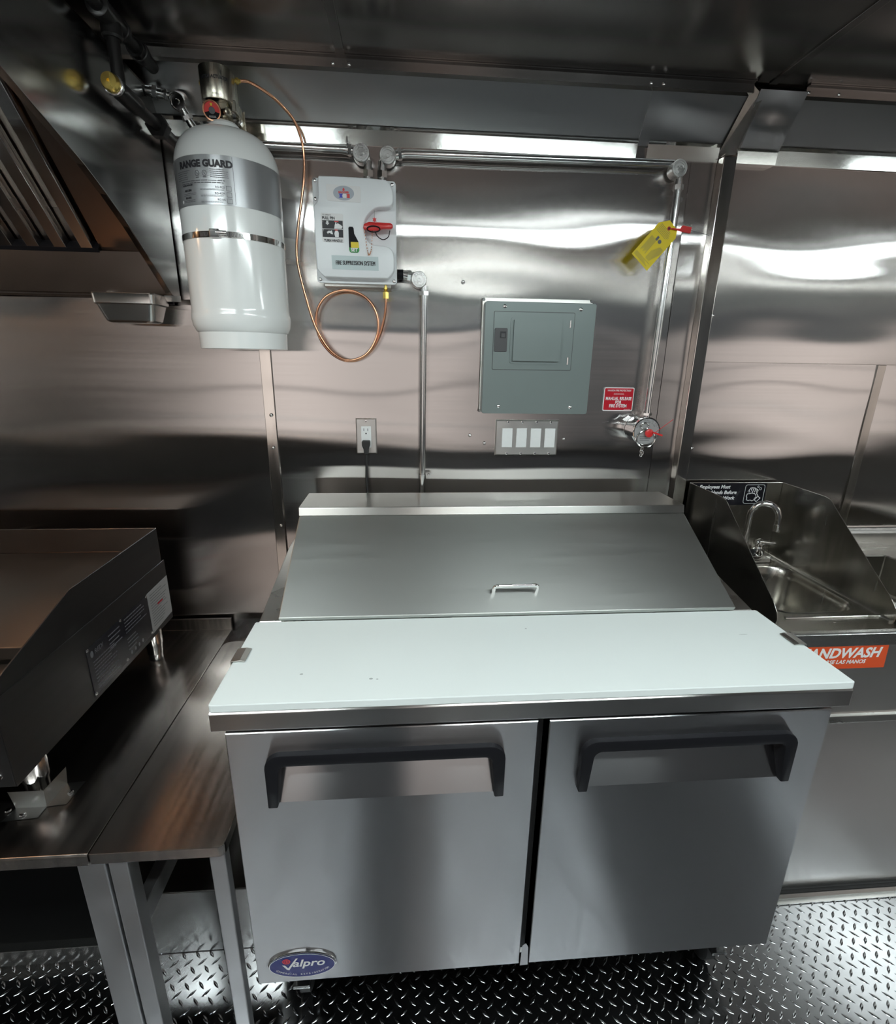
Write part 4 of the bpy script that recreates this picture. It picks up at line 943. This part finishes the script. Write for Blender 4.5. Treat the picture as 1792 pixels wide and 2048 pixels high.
# yellow inspection tag
tg = thing('inspection_tag', 'yellow inspection tag hung on the conduit with a red clip', 'tag', (1.10, -.05, 1.88))
ax = Vector((1.048-1.1285, 0, 1.771-1.865)).normalized(); bxv = Vector((-ax.z, 0, ax.x))   # length axis (down left) and width axis
org = Vector((1.0995, -.0545, 1.883))
if bxv.x < 0: bxv = -bxv
def tgm(y): return lambda u, v: tuple(org + bxv*u - ax*v + Vector((0, y + .02*v, 0)))
def tgsolid():
    bm = B(); pts = [(-.0335, -.118), (.0335, -.118), (.0335, -.004), (.0215, .014), (-.0135, .016), (-.0335, -.010)]
    f = tgm(0); g = tgm(-.0008)
    A = [bm.verts.new(f(*p)) for p in pts]; C = [bm.verts.new(g(*p)) for p in pts]; n = len(pts)
    bm.faces.new(A); bm.faces.new(C[::-1])
    for i in range(n): bm.faces.new((A[i], A[(i+1) % n], C[(i+1) % n], C[i]))
    return bm
card = obj('card', tgsolid(), m_yellow, tg)
def tgp(bm):
    f = tgm(-.0014)
    lines(bm, -.026, .024, -.028, -.004, 6, f, .22, .3)
    for k in range(7): rect(bm, -.024+k*.0030, -.0231+k*.0030, -.092+.004*(k % 3), -.045, f)
    for k in range(4): rect(bm, .004+k*.0032, .0048+k*.0032, -.098, -.072+.006*k, f)
    rect(bm, -.010, -.003, -.046, -.034, f); poly(bm, ell(.005, -.042, .0055, .0055, 14), f)
    for k in range(9): rect(bm, .0165+k*.0016, .0170+k*.0016, -.100+.004*k, -.050, f)
    lines(bm, -.030, .028, -.113, -.101, 4, f, .25, .4)
flat('card_print', m_ink2, card, tgp)
flat('card_hole', m_redsign, card, lambda bm: ring(bm, ell(0, 0, .0052, .0052, 20), ell(0, 0, .0028, .0028, 20), tgm(-.0015)))
flat('card_hole_dark', m_ink, card, lambda bm: poly(bm, ell(0, 0, .0028, .0028, 14), tgm(-.0015)))
obj('red_clip', prism(B(), [(1.104, 1.8835), (1.130, 1.8825), (1.136, 1.891), (1.1635, 1.887), (1.161, 1.871), (1.140, 1.8735), (1.130, 1.876), (1.104, 1.8805)], 'y', -.0625, -.0575), m_red, tg, bevel=.0012)
obj('clip_wire', tube(B(), [(1.160, -.060, 1.880), (1.221, -.056, 1.869)], .0007, 6), m_ink2, tg)

# ------------------------------------------------------------------ hand sink
hs = thing('hand_sink', 'stainless hand sink with tall side splashes right of the refrigerator', 'sink', (1.47, -.3, 0))
SX0, SX1, SZ = 1.297, 1.645, .866
def deck(name, x0, x1, y0, y1, z, hole, r, par, mat, rings, k=7, lip=None):
    """counter with a rounded basin sunk into it; rings: (inset, dz) going down"""
    hx0, hx1, hy0, hy1 = hole; bm = B()
    R0 = rrect(hx0, hx1, hy0, hy1, r, k); n = len(R0)
    per = k+1
    O = []
    for i, (x, y) in enumerate(R0):
        c, j = divmod(i, per)
        # outer rectangle point matching this ring point
        cx = x1 if c in (0, 3) else x0; cy = y1 if c in (0, 1) else y0
        mid = per//2
        if j == mid or j == mid-1 and per % 2 == 0 and False: O.append((cx, cy))
        elif (j < mid) == (c in (0, 2)): O.append((cx, min(max(y, y0), y1)))
        else: O.append((min(max(x, x0), x1), cy))
    Ov = [bm.verts.new((x, y, z)) for x, y in O]
    prev = Ov
    allr = [(0, 0)] + rings
    for ins, dz in allr:
        rr = max(.004, r-ins*.6)
        cur = [bm.verts.new((x, y, z+dz)) for x, y in rrect(hx0+ins, hx1-ins, hy0+ins, hy1-ins, rr, k)]
        for i in range(n): bm.faces.new((prev[i], prev[(i+1) % n], cur[(i+1) % n], cur[i]))
        prev = cur
    bm.faces.new(prev)
    # hanging front and side skirts
    low = [bm.verts.new((x, y, z-.035)) for x, y in O]
    for i in range(n): bm.faces.new((Ov[i], low[i], low[(i+1) % n], Ov[(i+1) % n]))
    return obj(name, bm, mat, par, smooth=True, angle=28)
deck('deck', SX0, SX1, -.575, -.022, SZ, (1.345, 1.622, -.452, -.118), .075, hs, m_sink,
     [(.003, .002), (.008, .002), (.012, -.004), (.016, -.03), (.022, -.11), (.036, -.135), (.065, -.146), (.12, -.150)])
obj('drain', lathe(B(), [(.024, 0), (.021, .002), (.016, -.002), (0, -.003)], (1.483, -.29, SZ-.149), (0, 0, 1), 24), m_chrome, hs, smooth=True)
obj('front_bead', tube(B(), [(1.358, -.474, SZ+.002), (1.645, -.474, SZ+.002)], .0042, 10), m_trim, hs, smooth=True)
obj('front_apron', prism(B(), [(-.583, .847), (-.583, .880), (-.579, .8835), (-.566, .8835), (-.560, .868), (-.57, .866), (-.575, .847)], 'x', SX0, 1.6475), m_panel, hs, bevel=.0008)
prof = [(-.020, SZ-.01), (-.020, 1.1315), (-.205, 1.1315), (-.222, 1.128), (-.236, 1.119), (-.490, .925), (-.508, .905), (-.514, .888), (-.512, SZ+.003), (-.500, SZ-.01)]
for x, nm in ((1.302, 'left splash'), (1.6345, 'right splash')):
    sp = obj('side_splash', prism(B(), prof, 'x', x, x+.0022), m_sink, hs, bevel=.0006); sp['label'] = nm + ' with a sloping front edge'
obj('back_splash', bx(B(), 1.3045, 1.634, -.022, -.018, SZ-.01, 1.1318), m_sink, hs, bevel=.0008)
for x in (1.3075, 1.6315): obj('weld_bead', tube(B(), [(x, -.024, SZ+.002), (x, -.505, SZ+.002)], .004, 8), m_panel, hs, smooth=True)
# faucet
fc = thing('faucet', 'chrome gooseneck faucet on the hand sink', 'faucet', (1.53, -.07, SZ))
fx, fy = 1.545, -.070
obj('base', prism(B(), rrect(1.490, 1.592, -.098, -.046, .006, 3), 'z', SZ+.001, SZ+.026), m_chrome, fc, bevel=.004)
obj('valve_body', lathe(B(), [(.019, 0), (.020, .006), (.019, .020), (.014, .024), (.012, .030), (.015, .033), (.015, .040)], (1.552, -.078, SZ+.025), (0, 0, 1), 24), m_chrome, fc, smooth=True, angle=30)
obj('handle', tube(B(), [(1.540, -.078, SZ+.068), (1.552, -.079, SZ+.070), (1.565, -.081, SZ+.069), (1.600, -.088, SZ+.068)], [.011, .013, .007, .0045], 12), m_chrome, fc, smooth=True)
obj('inlet_cap', cyl(B(), (1.535, -.080, SZ+.036), (1.522, -.086, SZ+.036), .010, 14), m_rubber, fc, smooth=True)
gp = [(1.503, -.070, SZ+.026), (1.503, -.070, SZ+.13), (1.503, -.070, 1.03)] + [(1.503 + .036*(1-math.cos(t)), -.070 - .020*(1-math.cos(t)), 1.03 + .046*math.sin(t)) for t in [PI*k/12 for k in range(1, 12)]] + [(1.575, -.110, 1.030), (1.5755, -.1105, 1.010)]
obj('gooseneck', tube(B(), gp, .0102, 16), m_chrome, fc, smooth=True)
obj('aerator', lathe(B(), [(.0105, 0), (.0122, -.001), (.0122, -.024), (.009, -.025)], (1.5757, -.1105, 1.010), (0, 0, 1), 20), m_chrome, fc, smooth=True, angle=30)
obj('collar', lathe(B(), [(.013, 0), (.013, .008), (.009, .012)], (1.503, -.070, SZ+.025), (0, 0, 1), 20), m_chrome, fc, smooth=True)
# employee sign
es_ = tag(obj('hand_washing_sign', prism(B(), [(1.318, 1.0525), (1.5775, 1.0525), (1.5775, 1.130), (1.318, 1.130)], 'y', -.0238, -.0225), m_blacksign), 'black employee hand washing sign on the sink backsplash', 'sign')
w = wallmap(-.0243)
def emp(bm):
    for s, z in (('Employees Must', 1.1115), ('Wash Hands Before', 1.0920), ('Returning to Work', 1.0725)): text(bm, s, 1.337, z, .0168, w, xs=.98, shear=.18, bold=.0005)
    o = rrect(1.5010, 1.5715, 1.0575, 1.1245, .008, 4); i = rrect(1.5022, 1.5703, 1.0587, 1.1233, .007, 4); ring(bm, o, i, w)
    def stroke(P, t=.0011, closed=False):
        P = [Vector((p[0], p[1])) for p in P]; n = len(P)
        for a in range(n if closed else n-1):
            p, q = P[a], P[(a+1) % n]; d = (q-p).normalized(); m = Vector((-d.y, d.x))*t; d = d*t*.6
            poly(bm, [tuple(p-d+m), tuple(q+d+m), tuple(q+d-m), tuple(p-d-m)], w)
    stroke([(1.512, 1.092), (1.510, 1.084), (1.513, 1.078), (1.512, 1.071), (1.520, 1.068), (1.526, 1.070), (1.533, 1.067), (1.539, 1.070), (1.541, 1.077), (1.546, 1.080), (1.543, 1.088), (1.538, 1.093), (1.528, 1.095), (1.520, 1.093)], closed=True)
    stroke([(1.541, 1.071), (1.552, 1.083), (1.561, 1.077), (1.549, 1.064)], closed=True)
    stroke([(1.552, 1.084), (1.545, 1.094), (1.549, 1.104), (1.536, 1.113), (1.524, 1.114), (1.516, 1.106), (1.520, 1.098)])
    for a in range(3): stroke([(1.520+a*.007, 1.113-a*.0), (1.530+a*.007, 1.098)])
    for (u, v, r) in ((1.547, 1.117, .0035), (1.556, 1.110, .0045), (1.545, 1.106, .003), (1.516, 1.101, .0035)): ring(bm, ell(u, v, r, r, 14), ell(u, v, r-.0012, r-.0012, 14), w)
flat('sign_lettering', m_wht, es_, emp)
# lower front of the sink run
sk = thing('sink_cabinet', 'stainless front panels below the hand sink', 'cabinet', (1.9, -.58, 0))
obj('upper_panel', bx(B(), 1.255, 3.2, -.5795, -.570, .632, .8465), m_skirt, sk)
obj('joint_band', prism(B(), [(-.586, .616), (-.590, .622), (-.588, .640), (-.578, .642), (-.57, .616)], 'x', 1.255, 3.2), m_body, sk, bevel=.001)
obj('lower_panel', bx(B(), 1.255, 3.2, -.584, -.570, .034, .618), m_skirt, sk)
obj('toe_seal', bx(B(), 1.255, 3.2, -.592, -.572, .018, .034), m_rubber, sk, bevel=.003)
obj('toe_angle', prism(B(), [(-.612, .002), (-.612, .005), (-.597, .006), (-.595, .019), (-.580, .019), (-.580, .002)], 'x', 1.255, 3.2), m_panel, sk)
hw = tag(obj('handwash_sign', prism(B(), [(1.278, .781), (1.5635, .781), (1.5605, .846), (1.278, .846)], 'y', -.5812, -.5798), m_orange), 'orange handwash sign on the sink front', 'sign')
w2 = wallmap(-.5818)
flat('sign_lettering', m_wht, hw, lambda bm: (text(bm, 'HANDWASH', 1.5415, .8135, .0385, w2, xs=.98, shear=.2, align='RIGHT', bold=.0014), text(bm, 'LAVARSE LAS MANOS', 1.507, .7960, .0150, w2, xs=.98, shear=.2, align='RIGHT', bold=.0005)))

# ------------------------------------------------------------------ compartment sink at the right edge
cs = thing('compartment_sink', 'deep compartment sink at the right edge beyond the hand sink', 'sink', (2.3, -.3, .6))
deck('basin_deck', 1.650, 1.9855, -.565, -.030, .900, (1.680, 1.982, -.540, -.123), .010, cs, m_sink, [(.003, -.004), (.004, -.12), (.008, -.127)], 3)
deck('basin_deck', 1.9865, 2.50, -.565, -.030, .900, (2.02, 2.46, -.540, -.123), .010, cs, m_sink, [(.003, -.004), (.004, -.12), (.008, -.127)], 3)
obj('back_ledge', prism(B(), [(-.030, .880), (-.030, .945), (-.026, .955), (-.004, .957), (-.004, .880)], 'x', 1.650, 2.50), m_panel, cs, bevel=.001)
obj('front_apron', prism(B(), [(-.583, .848), (-.583, .880), (-.579, .8835), (-.566, .8835), (-.566, .848)], 'x', 1.6485, 3.2), m_panel, cs, bevel=.0008)
